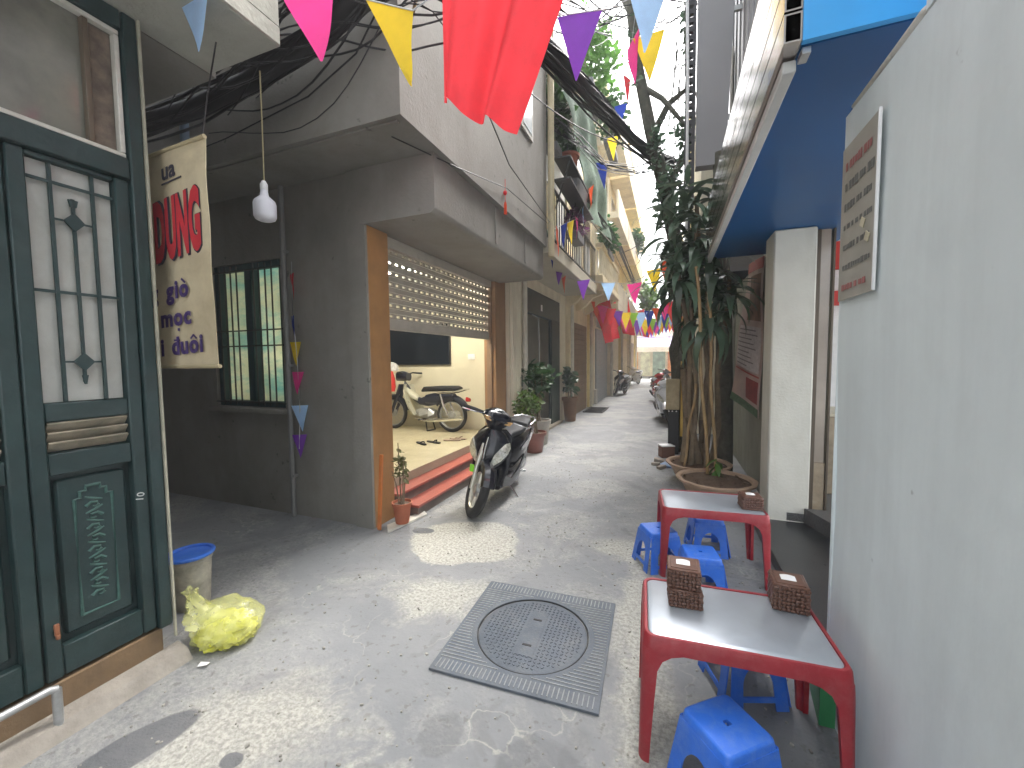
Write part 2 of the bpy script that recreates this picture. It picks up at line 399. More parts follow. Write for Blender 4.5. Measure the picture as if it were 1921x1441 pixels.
gr_ = B(); gq = random.Random(77)          # loose grit and small chips lying about
for _ in range(900):
    y = .4+7*gq.random()**1.5; x = gq.uniform(-2.3, .6)
    if abs(x+.70) < .44 and abs(y-2.09) < .44: continue
    z_ = gq.uniform(.003,.009); gr_.box((x,y,z_*.4), (z_*gq.uniform(1,2),z_*gq.uniform(1,2),z_), z_*.2, rot=(gq.uniform(-.3,.3),gq.uniform(-.3,.3),gq.uniform(0,3)))
o_ = obj('grit', gr_, M('grit_stone', (.3,.285,.25), .9, var=.5, vs=9, world=True), kind='stuff', smooth=0)
o_['label'] = 'fine scattered grit and chips on the alley floor'; o_['category'] = 'grit'
# manhole cover set flush in the alley
mh = thing('manhole_cover', 'square dark grey manhole frame with a round treaded lid in the alley floor', 'manhole cover', (-.70,2.09,0))
iron = M('grey_cast_composite', (.088,.105,.128), .6, var=.14, vs=9, bump=.15, bs=70, dirt=(.2,.2,.19), dirt_amt=.45, dirt_scale=7)
iron_lt = M('worn_tread_dust', (.27,.28,.28), .75, var=.2, vs=12)
mrot = R(2.0)
fr = B(); Rl = .315; hs = .42; n = 64
ring_o = []
for k in range(n):
    a = 2*math.pi*k/n; ca, sa = math.cos(a), math.sin(a); q = hs/max(abs(ca), abs(sa)); ring_o.append((q*ca, q*sa))
ring_i = [(Rl*math.cos(2*math.pi*k/n), Rl*math.sin(2*math.pi*k/n)) for k in range(n)]
for (zz0, zz1) in ((.0, .012),):
    v = [(x, y, zz0) for x, y in ring_o] + [(x, y, zz1) for x, y in ring_o] + [(x, y, zz1) for x, y in ring_i] + [(x, y, .001) for x, y in ring_i]
    f = []
    for k in range(n):
        j = (k+1) % n
        f += [(k, j, n+j, n+k), (n+k, n+j, 2*n+j, 2*n+k), (2*n+k, 2*n+j, 3*n+j, 3*n+k)]
    fr.add(v, f)
obj('frame', fr, iron, mh, loc=(0,0,.001), rot=(0,0,mrot))
obj('lid', B().lathe([(.0,.009),(.296,.009),(.303,.006),(.303,.001)], 64, cap=False), iron, mh, loc=(0,0,.001), rot=(0,0,mrot))
tb = B()
for k in range(-17, 18):      # grooves and ribs of the frame
    for y0, y1 in ((-.405, -.34), (.34, .405)):
        if abs(k*.023) > .40: continue
        tb.box((k*.023, (y0+y1)/2, .013), (.005, abs(y1-y0), .004))
for k in range(-14, 15):
    y = k*.023; xi = math.sqrt(max(0, .33**2-y*y)) if abs(y) < .33 else 0
    for sx in (-1, 1):
        x0 = max(xi+.015, .06); tb.box((sx*(x0+.405)/2, y, .013), (.405-x0, .005, .004)) if (.405-x0) > .02 else None
obj('frame_rib', tb, iron_lt, mh, loc=(0,0,.001), rot=(0,0,mrot), kind='stuff', smooth=0)
tl = B()
for i in range(-12, 13):
    for j in range(-12, 13):
        x, y = i*.024, j*.024
        if x*x+y*y < .275**2 and not (abs(x) < .05 and abs(y) < .19):
            tl.box((x, y, .010), (.013, .006, .005), rot=(0, 0, R(45 if (i+j) % 2 else -45)))
obj('tread', tl, iron, mh, loc=(0,0,.001), rot=(0,0,mrot), kind='stuff', smooth=0)
obj('plate', B().box((0,0,.0105), (.1,.38,.003)), iron, mh, loc=(0,0,.001), rot=(0,0,mrot))
for y in (-.11, .11): obj('lifting_slot', B().box((0,y,.0125), (.05,.013,.003)), dark, mh, loc=(0,0,.001), rot=(0,0,mrot))
rg = B().torus(.309, .0022, 64, 6); obj('rim_gap', rg, dark, mh, loc=(0,0,.009), rot=(0,0,mrot))

# ------------------------------------------------------------------ left: house with the green door (front plane x = -2.42)
XL = -2.42
gh = thing('green_door_house', 'house with dark green panelled doors and a balcony slab at the left edge', 'house', (-3.2,.4,0))
obj('wall', B().span((-6.29,-3.0,0), (-2.6,1.24,3.2)), plaster, gh)
obj('upper_wall', B().span((-6.29,-3.0,3.203), (-2.48,1.68,7.2)), plaster, gh)
obj('balcony_slab', B().span((-2.478,-3.0,3.2), (-1.92,1.65,3.30), .008), concrete, gh)
bk = obj('balcony_wall', B().span((-2.02,-3.0,3.303), (-1.925,1.645,4.15)), concrete, gh)
obj('balcony_wall', B().span((-2.476,1.56,3.303), (-2.023,1.643,4.15)), concrete, gh)
obj('unseen_lane_end_wall', B().span((-6.6,-1,0), (-6.3,3.5,3.2)), plaster, gh)  # unseen; added to keep skylight out, height set to let some in
obj('plinth', B().span((-2.62,-3.0,.0), (-2.425,1.225,.185), .006), wood2, gh)
obj('threshold', B().prism([(-2.43,0),(-2.43,.07),(-2.35,.055),(-2.31,0)], 4.32, frame_mtx((0,1.29,0),(1,0,0),(0,0,1))), M('worn_threshold', (.31,.28,.24), .85, var=.2, vs=9, bump=.4, bs=40, world=True), gh)
obj('jamb', B().span((-2.5,1.205,.19), (-2.405,1.262,3.195), .006), green_paint, gh)
obj('jamb_edge', B().span((-2.41,1.2635,.12), (-2.395,1.272,3.195)), M('lit_edge_tone', (.38,.36,.28), .7, var=.2, vs=12), gh)  # light caught on the jamb's edge, put in as a pale strip
obj('lintel', B().span((-2.5,-3.0,2.425), (-2.41,1.203,2.525), .006), green_paint, gh)
obj('header', B().span((-2.5,-3.0,3.11), (-2.41,1.203,3.197), .006), green_paint, gh)
def door_leaf(y0, y1):
    d = obj('door', B().span((-2.49,y0,.2), (-2.475,y1,2.42)), green_paint, gh)
    w = y1-y0; st = .055
    def sub(name, b, mat, **k): return obj(name, b, mat, d, **k)
    sub('stile', B().span((-2.474,y0,.2), (-2.425,y0+st,2.42), .006), green_paint)
    sub('stile', B().span((-2.474,y1-st,.2), (-2.425,y1,2.42), .006), green_paint)
    for z0, z1 in ((.2,.33),(1.075,1.17),(1.305,1.385),(2.40,2.42)):
        sub('rail', B().span((-2.473,y0+st+.001,z0), (-2.430,y1-st-.001,z1), .005), green_paint)
    sub('pane', B().span((-2.468,y0+st+.004,1.387), (-2.462,y1-st-.004,2.398)), frosted)
    for k in range(3):   # louvres between the rails
        sub('louvre', B().box((-2.45,(y0+y1)/2,1.197+k*.042), (.012,w-2*st-.012,.05), .002, rot=(0,R(38),0)), M('dusty_louvre', (.26,.22,.16), .8, var=.3, vs=10, dirt=(.05,.08,.07), dirt_amt=.6, dirt_scale=8))
    # raised lower panel with a carved centre
    ym = (y0+y1)/2
    sub('lower_panel', B().span((-2.474,y0+st+.02,.36), (-2.452,y1-st-.02,1.05), .012), green_paint)
    px, z0, z1, hw = -2.452, .42, 1.0, .065
    out = [(-hw,z0),(hw,z0),(hw,z1-.05),(hw-.02,z1-.05),(hw-.02,z1-.02),(hw-.04,z1-.02),(hw-.04,z1),(-hw+.04,z1),(-hw+.04,z1-.02),(-hw+.02,z1-.02),(-hw+.02,z1-.05),(-hw,z1-.05)]
    path = [(px, ym+a, b_) for a, b_ in out+out[:1]]
    sub('panel_moulding', B().tube(path, .0075, 6), M('scuffed_green', (.04,.1,.085), .45, var=.3, vs=20), smooth=0)
    cv = B()
    for k in range(9):
        z = z0+.07+k*.052; s_ = 1 if k % 2 else -1
        pts = [(px, ym+s_*(.028*math.cos(t*1.1)*(1-t/7)), z+.02*math.sin(t*1.1)*(1-t/7)) for t in range(6)]
        cv.tube(pts, [.008,.007,.006,.006,.005,.004], 6)
        cv.tube([(px, ym-s_*.03, z+.02), (px, ym, z+.03), (px, ym+s_*.03, z+.045)], [.004,.007,.004], 6)
    sub('carving', cv, M('scuffed_green', (.04,.1,.085)), kind='stuff')
    # grille: two long bars, a centre bar with diamonds, cross bars
    gx = -2.447
    for q in (.26, .74):
        yy = y0+st+(w-2*st)*q
        sub('bar', B().span((gx-.006,yy-.006,1.388), (gx+.006,yy+.006,2.397)), green_paint)
    for z in (2.32, 1.86):
        sub('crossbar', B().span((gx-.0045,y0+st+.003,z-.006), (gx+.0045,y1-st-.003,z+.006)), green_paint)
    sub('centre_bar', B().span((gx-.004,ym-.006,1.47), (gx+.004,ym+.006,2.27)), green_paint)
    for z in (2.17, 1.56):
        sub('diamond', B().prism([(-.035,0),(0,-.04),(.035,0),(0,.04)], .012, frame_mtx((gx-.002,ym,z),(0,1,0),(0,0,1))), green_paint)
        sub('short_bar', B().span((gx-.003,y0+st+(w-2*st)*.27,z-.004), (gx+.003,ym-.034,z+.004)), green_paint)
        sub('short_bar', B().span((gx-.003,ym+.034,z-.004), (gx+.003,y0+st+(w-2*st)*.73,z+.004)), green_paint)
    sub('finial', B().prism([(-.01,0),(.01,0),(.016,.03),(-.016,.03)], .01, frame_mtx((gx-.002,ym,2.235),(0,1,0),(0,0,1))), green_paint)
    sub('finial', B().prism([(-.01,0),(.01,0),(.003,-.04),(-.003,-.04)], .01, frame_mtx((gx-.002,ym,1.50),(0,1,0),(0,0,1))), green_paint)
    return d
dl = door_leaf(.808, 1.202)
door_leaf(.402, .802)
door_leaf(-.004, .396)
lt = text('chalk_mark', '01', .045, M('chalk', (.6,.62,.6), .9), dl, frame_mtx((-2.4225,1.155,.92), (0,-.25,-1), (0,1,-.25)), world=True)
obj('bolt', B().box((-2.418,.845,.42), (.012,.016,.05), .002).box((-2.412,.845,.39), (.016,.012,.02), .002), M('rusty_bolt', (.25,.09,.04), .7), gh)
# transom window
tw = obj('transom_window', B().span((-2.47,.3,2.53), (-2.462,1.2,3.105)), M('reflecting_pane', (.17,.165,.14), .05, var=.4, vs=2.5, spec=1.0, dirt=(.3,.29,.21), dirt_amt=.5, dirt_scale=2.0), gh)
for a, c in (((-2.46,.3,2.528),(-2.425,1.2,2.548)), ((-2.46,.3,3.085),(-2.425,1.2,3.106)), ((-2.46,1.18,2.55),(-2.425,1.2,3.083)), ((-2.46,.68,2.55),(-2.43,.70,3.083))):
    obj('frame', B().span(a, c, .003), whitepaint, tw)
obj('mullion', B().span((-2.46,1.07,2.55), (-2.428,1.092,3.083), .003), M('brown_frame', (.12,.09,.06), .5), tw)
obj('curtain', B().grid(lambda u, w: (-2.4585-.0*u, 1.094+.084*u, 2.552+.528*w), 4, 2), M('brown_curtain', (.17,.13,.1), .9, var=.4, vs=20), tw)
# low pipe rail at the foot of the doors
pr = thing('pipe_rail', 'low grey steel pipe rail on a post under the green doors', 'rail', (-2.36,.8,0))
obj('pipe', B().tube([(-2.36,.2,.205),(-2.36,.79,.21),(-2.36,.81,.2)], .016, 10), steel, pr)
obj('post', B().tube([(-2.36,.81,.0),(-2.36,.81,.2)], .016, 10), steel, pr)

# ------------------------------------------------------------------ hanging cloth sign
sg = thing('banner_sign', 'stained cream cloth menu banner with red and purple lettering beside the green door', 'banner', (-2.5,1.36,2.66))
ban_m = M('stained_canvas', (.62,.53,.36), .8, var=.12, vs=4, transl=.25, bump=.15, bs=30, dirt=(.36,.27,.14), dirt_amt=.55, dirt_scale=3.5)
def banf(u, w):
    x = -2.98+.868*u+.012*(1-w)*u+.003*math.sin(w*14)*u; z = 1.53+1.11*w - .03*(1-u)*w + .02*math.sin(u*3)*(w)
    return (x, 1.36+.0035*math.sin(u*9+w*4)+.002*math.sin(w*17+u*3), z)
obj('cloth', B().slab(banf, 24, 24, (0,.003,0)), ban_m, sg)
obj('batten', B().tube([(-2.98,1.36,2.615),(-2.11,1.36,2.645)], .011, 8), M('batten_wood', (.4,.33,.2), .7), sg)
obj('batten', B().tube([(-2.98,1.36,1.532),(-2.085,1.36,1.532)], .010, 8), M('batten_wood', (.4,.33,.2)), sg)
obj('tie', B().tube([(-2.13,1.36,2.64),(-2.16,1.42,2.9),(-2.2,1.5,3.2)], .004, 6), cable_m, sg)
obj('tie', B().tube([(-2.9,1.36,2.62),(-2.88,1.4,3.2)], .004, 6), cable_m, sg)
ink = M('purple_ink', (.045,.02,.11), .8); redink = M('red_ink', (.48,.02,.03), .7, var=.2); dkink = M('dark_ink', (.03,.025,.04), .8)
def lettering(st, x1, z, size, mat, bold, sx, gap=.012, y=1.3525, name='letter', slope=.06, marks=()):
    """letters set one by one, right edge at x1; marks: (letter index, kind)"""
    tmp = []
    for ch in st:
        if ch == ' ': tmp.append((None, 0, .045*sx, 0)); continue
        c = bpy.data.curves.new('tmp', 'FONT'); c.body = ch; c.size = size; c.offset = bold; c.extrude = .0004; c.resolution_u = 3
        t_ = bpy.data.objects.new('tmp', c); COL.objects.link(t_); dg = bpy.context.evaluated_depsgraph_get(); dg.update()
        me = bpy.data.meshes.new_from_object(t_.evaluated_get(dg)); bpy.data.objects.remove(t_)
        xs_ = [v.co.x for v in me.vertices]; tmp.append((me, min(xs_)*sx, max(xs_)*sx, max(v.co.y for v in me.vertices)))
    W_ = sum(b_-a_ for _, a_, b_, _ in tmp)+gap*(len(tmp)-1); x = x1-W_
    for i, (me, a_, b_, top) in enumerate(tmp):
        if me is None: x += b_+gap; continue
        m_ = frame_mtx((x-a_, y, z+(x-x1)*slope), (1,0,slope), (0,0,1)) @ Matrix.Diagonal((sx,1,1,1))
        me.transform(m_); me.materials.clear(); me.materials.append(mat); me.name = name
        o = obj(name, me, mat, sg)
        xm = x+(b_-a_)/2; zb = z+(x-x1)*slope
        for (j, kd) in marks:
            if j != i: continue
            k_ = B()
            if kd == 'grave': k_.box((xm,y,zb+top+.018), (.035,.002,.011), rot=(0,R(35),0))
            if kd == 'dot': k_.box((xm,y,zb-.022), (.015,.002,.015))
            if kd == 'hat': k_.box((xm-.011,y,zb+top+.018), (.03,.002,.009), rot=(0,R(-38),0)); k_.box((xm+.011,y+.0006,zb+top+.018), (.03,.002,.009), rot=(0,R(38),0))
            if kd == 'bar': k_.box((x+(b_-a_)*.72,y-.0008,zb+top*.82), (.045,.002,.009))
            obj('accent', k_, mat, o)
        x += b_-a_+gap
lettering('DUNG', -2.165, 2.135, .40, redink, .020, .30, .008, slope=.12)
lettering('DUNG', -2.158, 2.132, .40, dkink, .027, .30, .0, y=1.3538, name='letter_outline', slope=.12)
lettering('ua', -2.335, 2.50, .12, dkink, .003, 1.0, .006, slope=.12)
obj('underline', B().box((-2.37,1.3525,2.475), (.16,.002,.008), rot=(0,R(-6),0)), dkink, sg)
lettering('ng gio', -2.285, 1.895, .125, ink, .005, 1.05, .009, marks=((5,'grave'),))
lettering('moc', -2.275, 1.755, .125, ink, .005, 1.05, .009, marks=((1,'dot'),))
lettering('i duoi', -2.195, 1.61, .125, ink, .005, 1.05, .009, marks=((2,'bar'),(4,'hat')))

# ------------------------------------------------------------------ bulb, bin, bag
hb = thing('hanging_light_bulb', 'white unlit light bulb hanging on a thin cord under the grey overhang', 'light bulb', (-2.54,2.0,2.5))
obj('cord', B().tube([(-2.515,1.99,3.45),(-2.53,2.0,3.1),(-2.535,2.0,2.74)], .0045, 6), M('dirty_cord', (.32,.27,.14), .7), hb)
hx = (-2.538,2.0,2.495)
obj('globe', B().lathe([(.0,0),(.042,.002),(.06,.011),(.069,.03),(.07,.108),(.063,.13),(.042,.15),(.027,.165),(.022,.2)], 24, hx), M('bulb_white', (.72,.72,.78), .35, var=.03), hb)
obj('socket', B().lathe([(.022,.2),(.024,.203),(.024,.24),(.018,.25),(.012,.262),(.0,.263)], 20, hx), whitep, hb)
TX, TY = -2.835, 1.60
bn = thing('plastic_tub', 'tall grimy white tub with a bright blue lid behind the yellow bag', 'tub', (TX,TY,0))
obj('body', B().lathe([(.0,.002),(.09,.002),(.095,.01),(.112,.3),(.119,.3),(.119,.31),(.112,.325),(.105,.325),(.09,.02),(0,.02)], 28, (TX,TY,0)), M('grimy_tub', (.5,.47,.38), .7, var=.3, vs=12, dirt=(.2,.17,.11), dirt_amt=.7, dirt_scale=8), bn)
obj('rim', B().torus(.122, .012, 32, 8, Matrix.Translation((TX,TY,.338))), blue_pl, bn)
obj('lid', B().lathe([(.118,.340),(.11,.333),(.06,.326),(0,.325)], 28, (TX,TY,0), cap=False), blue_pl, bn)
from mathutils import noise as mnoise
def crumple(c, rx, ry, rz, amp, fr, seed, n=44, m=26):
    b = B(); rings = []
    for k in range(1, m):
        th = math.pi*k/m; ring = []
        for j in range(n):
            a_ = 2*math.pi*j/n; d = Vector((math.sin(th)*math.cos(a_), math.sin(th)*math.sin(a_), -math.cos(th)))
            q = d*fr+Vector((seed, seed*.7, 0)); ridge = 1-abs(mnoise.noise(q))*2; r2 = 1-abs(mnoise.noise(q*2.3))*2
            s_ = 1+amp*(ridge-.5)+amp*.5*(r2-.5)
            z_ = d.z*s_; z_ = z_ if z_ > -.62 else -.62+(z_+.62)*.12
            ring.append((c[0]+rx*d.x*s_, c[1]+ry*d.y*s_, c[2]+rz*(z_+.66)))
        rings.append(ring)
    return b.loft(rings)
yb = thing('rubbish_bag', 'translucent yellow plastic bag of rubbish slumped on the ground', 'plastic bag', (-2.33,1.47,0))
bagm = M('yellow_film', (.85,.86,.3), .1, var=.2, vs=9, alpha=.36, bump=.9, bs=14, spec=.9)
obj('contents', crumple((-2.30,1.46,.006), .14, .125, .075, .35, 2.0, 4.2), M('yellow_rubbish', (.82,.78,.06), .45, var=.35, vs=12, transl=.3, dirt=(.85,.85,.5), dirt_amt=.7, dirt_scale=14), yb)
obj('film', crumple((-2.31,1.47,.003), .18, .16, .125, .17, 1.7, 1.7), bagm, yb, smooth=75)
nk = []
for k in range(9):
    t_ = k/8; r_ = .085*(1-t_)**1.5+.016+.02*max(0,t_-.75)*4; cx, cy, cz = -2.40-.07*t_, 1.41-.03*t_, .13+.16*t_
    nk.append([(cx+r_*(1+.25*math.sin(5*a_+k))*math.cos(a_), cy+r_*(1+.25*math.sin(4*a_+k*2))*math.sin(a_), cz+.01*math.sin(3*a_)) for a_ in [2*math.pi*j/20 for j in range(20)]])
obj('neck', B().loft(nk, cap=False), bagm, yb)
tag(obj('paper_scrap', B().slab(lambda u, w: (-2.24+.05*u+.02*w, 1.285+.015*u-.03*w, .006+.012*u*w), 3, 2, (0,0,.001)), paper), 'small white scrap of paper on the ground in front of the yellow bag', 'paper scrap')
# ------------------------------------------------------------------ grey house with the garage
g = thing('grey_house', 'grey plastered house with an overhanging upper floor and an open garage', 'house', (-4,4.5,0))
XG = -2.52; YS = 2.97; YE = 6.6
# side wall towards the lane, with an opening for the window (x -4.62..-3.60, z 1.08..2.58)
def wall_with_hole(name, x0, x1, z0, z1, hx0, hx1, hz0, hz1, y0, y1, mat, par):
    b = B()
    b.span((x0,y0,z0), (hx0,y1,z1)); b.span((hx1,y0,z0), (x1,y1,z1))
    b.span((hx0,y0,z0), (hx1,y1,hz0)); b.span((hx0,y0,hz1), (hx1,y1,z1))
    return obj(name, b, mat, par, smooth=0)
wall_with_hole('side_wall', -9.0, -2.722, 0, 3.24, -4.62, -3.60, 1.08, 2.58, YS, YS+.2, plaster, g)
obj('end_wall', B().span((-9.0,YE-.15,0), (-2.6,YE,3.24)), M('cream_interior', (.6,.56,.43), .7, var=.06, vs=2, world=True), g)
obj('back_wall', B().span((-8.0,YS+.2,0), (-7.9,YE-.152,3.24)), M('cream_interior', (.6,.56,.43)), g)
obj('inner_wall', B().span((-7.89,YS+.202,.335), (-2.75,YS+.22,1.06)), M('cream_interior', (.6,.56,.43)), g)
obj('ceiling', B().span((-7.89,YS+.202,2.86), (-2.72,YE-.152,2.94)), M('white_ceiling', (.8,.8,.76), .7), g)
floor_m = M('cream_floor_tile', (.6,.54,.38), .18, var=.06, vs=4, world=True)
gf = obj('garage_floor', B().span((-7.89,YS+.202,.0), (-2.675,YE-.152,.318)), floor_m, g)
for i in range(4):
    for j in range(6):
        x1 = -2.666-i*.603; y0 = YS+.21+j*.58
        if y0+.57 > YE-.155: continue
        obj('tile', B().span((x1-.6,y0,.318), (x1,y0+.577,.331), .0015), floor_m, gf)
# orange clad piers at the garage mouth
p1 = obj('pier', B().span((-2.72,YS-.0,.0), (XG,3.255,2.76), .004), wood, g)
obj('pier_corner', B().span((-2.7215,2.94,.0), (-2.522,2.9685,3.237)), plaster, g)
obj('pier', B().span((-2.72,5.82,.0), (XG,6.24,2.86), .004), M('brown_tile_pier', (.27,.15,.07), .5, var=.15, vs=4, dirt=(.17,.09,.04), dirt_amt=.5, dirt_scale=3, world=True, streak=.15), g)
# red granite steps
redst = M('red_granite_step', (.36,.09,.065), .45, var=.2, vs=40, dirt=(.25,.1,.08), dirt_amt=.5, dirt_scale=9, world=True)
riser = M('step_riser', (.16,.13,.11), .7, var=.2, vs=9, world=True)
obj('step_base', B().span((-2.66,3.27,0), (-2.49,5.815,.205)), riser, g)
obj('step', B().span((-2.672,3.262,.206), (-2.47,5.818,.232), .004), redst, g)
obj('step_base', B().span((-2.488,3.34,0), (-2.305,5.78,.092)), riser, g)
obj('step', B().span((-2.4895,3.32,.093), (-2.285,5.80,.120), .004), redst, g)
obj('sill', B().span((-2.674,3.262,.233), (-2.655,5.818,.333)), M('beige_riser', (.42,.35,.25), .5, var=.1, world=True), g)
obj('threshold_slab', B().prism([(0,0),(.10,-.12),(.20,.36),(.13,.42)], .02, Matrix.Translation((-2.44,3.03,.001))), M('white_tile_slab', (.62,.6,.53), .5, var=.08, dirt=(.4,.37,.3), dirt_amt=.5, dirt_scale=8), g)
# canopy beam and upper floor
cb = B()
xs = -1.80; r_ = .05
sec = [(-2.57,2.76),(xs-r_,2.76)] + [(xs-r_+r_*math.sin(a), 2.76+r_-r_*math.cos(a)) for a in (R(30),R(60),R(90))] + [(xs,3.238),(-2.57,3.238)]
cb.prism(sec, 3.065, frame_mtx((0,6.0,0),(1,0,0),(0,0,1)))
obj('canopy_beam', cb, plaster, g)
for y in (4.18, 5.15): obj('pilaster_joint', B().span((xs-.002,y,2.83), (xs+.012,y+.05,3.236), .003), plaster, g)
up = B().span((-9,2.42,3.24), (-1.74,6.0,6.6))
obj('upper_wall', up, plaster, g, smooth=0)
obj('parapet', B().span((-9.05,2.37,6.601), (-1.69,6.02,6.75)), plaster, g)
obj('drip_edge', B().span((-8.9,2.46,3.225), (-1.80,2.50,3.2395)), plaster, g)
w1 = obj('window', B().span((-1.739,4.84,4.42), (-1.715,5.30,5.3), .004), whitepaint, g)
obj('pane', B().span((-1.714,4.90,4.48), (-1.709,5.24,5.24)), M('pale_window_glass', (.45,.5,.52), .05, spec=.9, var=.1), w1)
# side window with bars
sw = obj('side_window', B().span((-4.62,3.09,1.08), (-3.60,3.10,2.58)), M('pale_teal_pane', (.74,.8,.68), .3, var=.3, vs=1.6, dirt=(.1,.5,.58), dirt_amt=.9, dirt_scale=1.5, world=True, streak=3.0, transl=.6), g)  # sky reflection put in as pale colour; teal bands for the curtain
gfm = M('window_frame_green', (.012,.045,.05), .5, var=.2)
for a, c in (((-4.62,3.0,1.08),(-4.56,3.088,2.58)), ((-3.66,3.0,1.08),(-3.60,3.088,2.58)), ((-4.559,3.0,1.08),(-3.661,3.088,1.14)), ((-4.559,3.0,2.52),(-3.661,3.088,2.58)), ((-4.16,3.0,1.141),(-4.06,3.088,2.519))):
    obj('frame', B().span(a, c, .004), gfm, sw)
iron_b = M('window_bar_iron', (.04,.045,.045), .5, metal=.4)
for x in (-4.51,-4.42,-4.33,-4.24,-3.99,-3.91,-3.82,-3.73):
    obj('bar', B().tube([(x,2.975,1.10),(x,2.975,2.56)], .008, 6), iron_b, sw)
for z in (1.13, 1.72, 1.88, 2.5):
    obj('crossbar', B().span((-4.63,2.962,z-.007), (-3.59,2.9685,z+.007)), iron_b, sw)
obj('sill', B().span((-4.68,2.90,1.03), (-3.55,2.9695,1.075), .006), plaster, g)
obj('downpipe', B().tube([(-3.50,2.93,0.0),(-3.50,2.93,3.235)], .024, 10), M('grey_pvc', (.2,.2,.195), .5, var=.1), g)
for z in (.4, 1.5, 2.6): obj('pipe_clip', B().span((-3.535,2.915,z), (-3.465,2.968,z+.03), .003), M('grey_pvc', (.2,.2,.195)), g)
obj('blue_pipe', B().tube([(-3.95,2.38,3.26),(-3.95,2.38,3.85)], .035, 10), M('blue_grey_pvc', (.2,.27,.36), .5), g)
# roller shutter with slots, half raised
sh = obj('shutter_box', B().span((-2.71,3.262,2.665), (-2.58,5.815,2.90)), M('shutter_beige', (.42,.39,.33), .45, var=.1, vs=6, world=True, dirt=(.27,.24,.2), dirt_amt=.4, dirt_scale=5), g)
sm = MATS['shutter_beige']
y0, y1 = 3.262, 5.815
nh = 23; pit = (y1-y0)/nh; hw = .030
def slat_mesh(h, holes):
    b = B(); x0, x1 = -.008, .008
    def sl(ya, yb, za, zb): b.span((x0,ya,za), (x1,yb,zb))
    if not holes:
        b.add([], []); b.box((0,(y1-y0)/2,h/2), (.016,y1-y0,h-.004), .005); return b
    zh0, zh1 = h*.30, h*.74
    sl(0,y1-y0,.002,zh0); sl(0,y1-y0,zh1,h-.002)
    ys = [0]
    for k in range(nh):
        c = (k+.5)*pit; sl(ys[-1], c-hw, zh0, zh1); ys.append(c+hw)
    sl(ys[-1], y1-y0, zh0, zh1)
    return b
hs_ = .0535
m_h = slat_mesh(hs_, True).mesh('slat', sm, 30); m_s = slat_mesh(hs_, False).mesh('slat', sm, 30)
zz = 1.975; k = 0
while zz < 2.68-.02:
    obj('slat', m_h if k % 2 == 0 else m_s, sm, sh, loc=None)
    o = COL.objects[-1]; o.location = Vector((-2.64,y0,zz)) - Vector(g.location) - Vector(sh.location) ; zz += hs_; k += 1
obj('bottom_rail', B().span((-2.665,y0,1.865), (-2.615,y1,1.973), .006), sm, sh)
for ya in (3.256, 5.79):
    obj('guide_rail', B().span((-2.66,ya,.335), (-2.58,ya+.028,2.70)), M('guide_brown', (.2,.13,.08), .5), sh)
# garage lamps: three lit ceiling spots
lampm = M('lit_lamp', (1,1,1), .5, emit=(1,.95,.82), estr=12)
for i, (lx, ly) in enumerate(((-3.77,4.82),(-3.37,4.80),(-3.07,4.86))):
    L_ = thing('ceiling_spotlight', ['leftmost','middle','rightmost'][i]+' lit ceiling lamp seen through the shutter slots', 'lamp', (lx,ly,2.8), group='lit lamps behind the shutter')
    obj('housing', B().lathe([(.06,.0),(.06,.05),(.0,.058)], 16, (lx,ly,2.80)), whitep, L_)
    obj('bulb', B().lathe([(.0,-.03),(.03,-.022),(.045,.0)], 16, (lx,ly,2.80)), lampm, L_)
    ld = bpy.data.lights.new('lamp_light', 'POINT'); ld.energy = 8; ld.shadow_soft_size = .06; ld.color = (1,.93,.78)
    lo = bpy.data.objects.new('lamp_light', ld); COL.objects.link(lo); lo.parent = L_; lo.location = (0,0,-.1)
# television on the end wall
tv = thing('television', 'large black flat screen television on the garage wall', 'television', (-4.3,6.42,1.8))
obj('body', B().span((-5.0,6.40,1.47), (-3.67,6.445,2.22), .006), blackplastic, tv)
obj('screen', B().span((-4.985,6.394,1.487), (-3.685,6.3985,2.205)), M('tv_screen', (.004,.008,.014), .12, var=.1), tv)
swt = thing('wall_switch', 'small white switch plate on the garage wall right of the television', 'switch', (-3.26,6.44,1.6))
obj('plate', B().span((-3.33,6.435,1.56), (-3.19,6.4475,1.66), .003), whitep, swt)
obj('rocker', B().span((-3.29,6.428,1.585), (-3.23,6.434,1.635), .002), whitep, swt)
def shoe(name, loc, rz, mat, L=.26, strap=True):
    t = obj(name, B().loft([sup((0,-L/2+L*k/8,.012),  [.02,.034,.04,.036,.03,.03,.034,.032,.018][k], .011, 12) for k in range(9)]), mat, None, loc=loc, rot=(0,0,rz))
    if strap:
        s_ = B().tube([(-.04,-.02,.015),(-.02,-.05,.045),(0,-.075,.05),(.02,-.05,.045),(.04,-.02,.015)], .008, 6)
        obj('strap', s_, mat, t, loc=(0,0,0))
    return t
blk = M('black_foam', (.015,.015,.015), .8); pk = M('pale_foam', (.4,.3,.23), .8, var=.2, vs=20)
tag(shoe('slipper', (-3.36,4.98,.332), R(60), blk), 'black slipper on the garage floor nearer the orange pier', 'slipper', 'black slippers on the garage floor')
tag(shoe('slipper', (-3.24,5.12,.332), R(75), blk), 'black slipper on the garage floor under the old motorbike', 'slipper', 'black slippers on the garage floor')
tag(shoe('sandal', (-3.05,5.34,.332), R(110), pk), 'beige sandal lying flat on the garage floor behind the scooter', 'sandal', 'beige sandals on the garage floor')
tag(shoe('sandal', (-3.02,5.46,.332), R(95), pk), 'beige sandal on the garage floor nearest the rear wheel of the old motorbike', 'sandal', 'beige sandals on the garage floor')
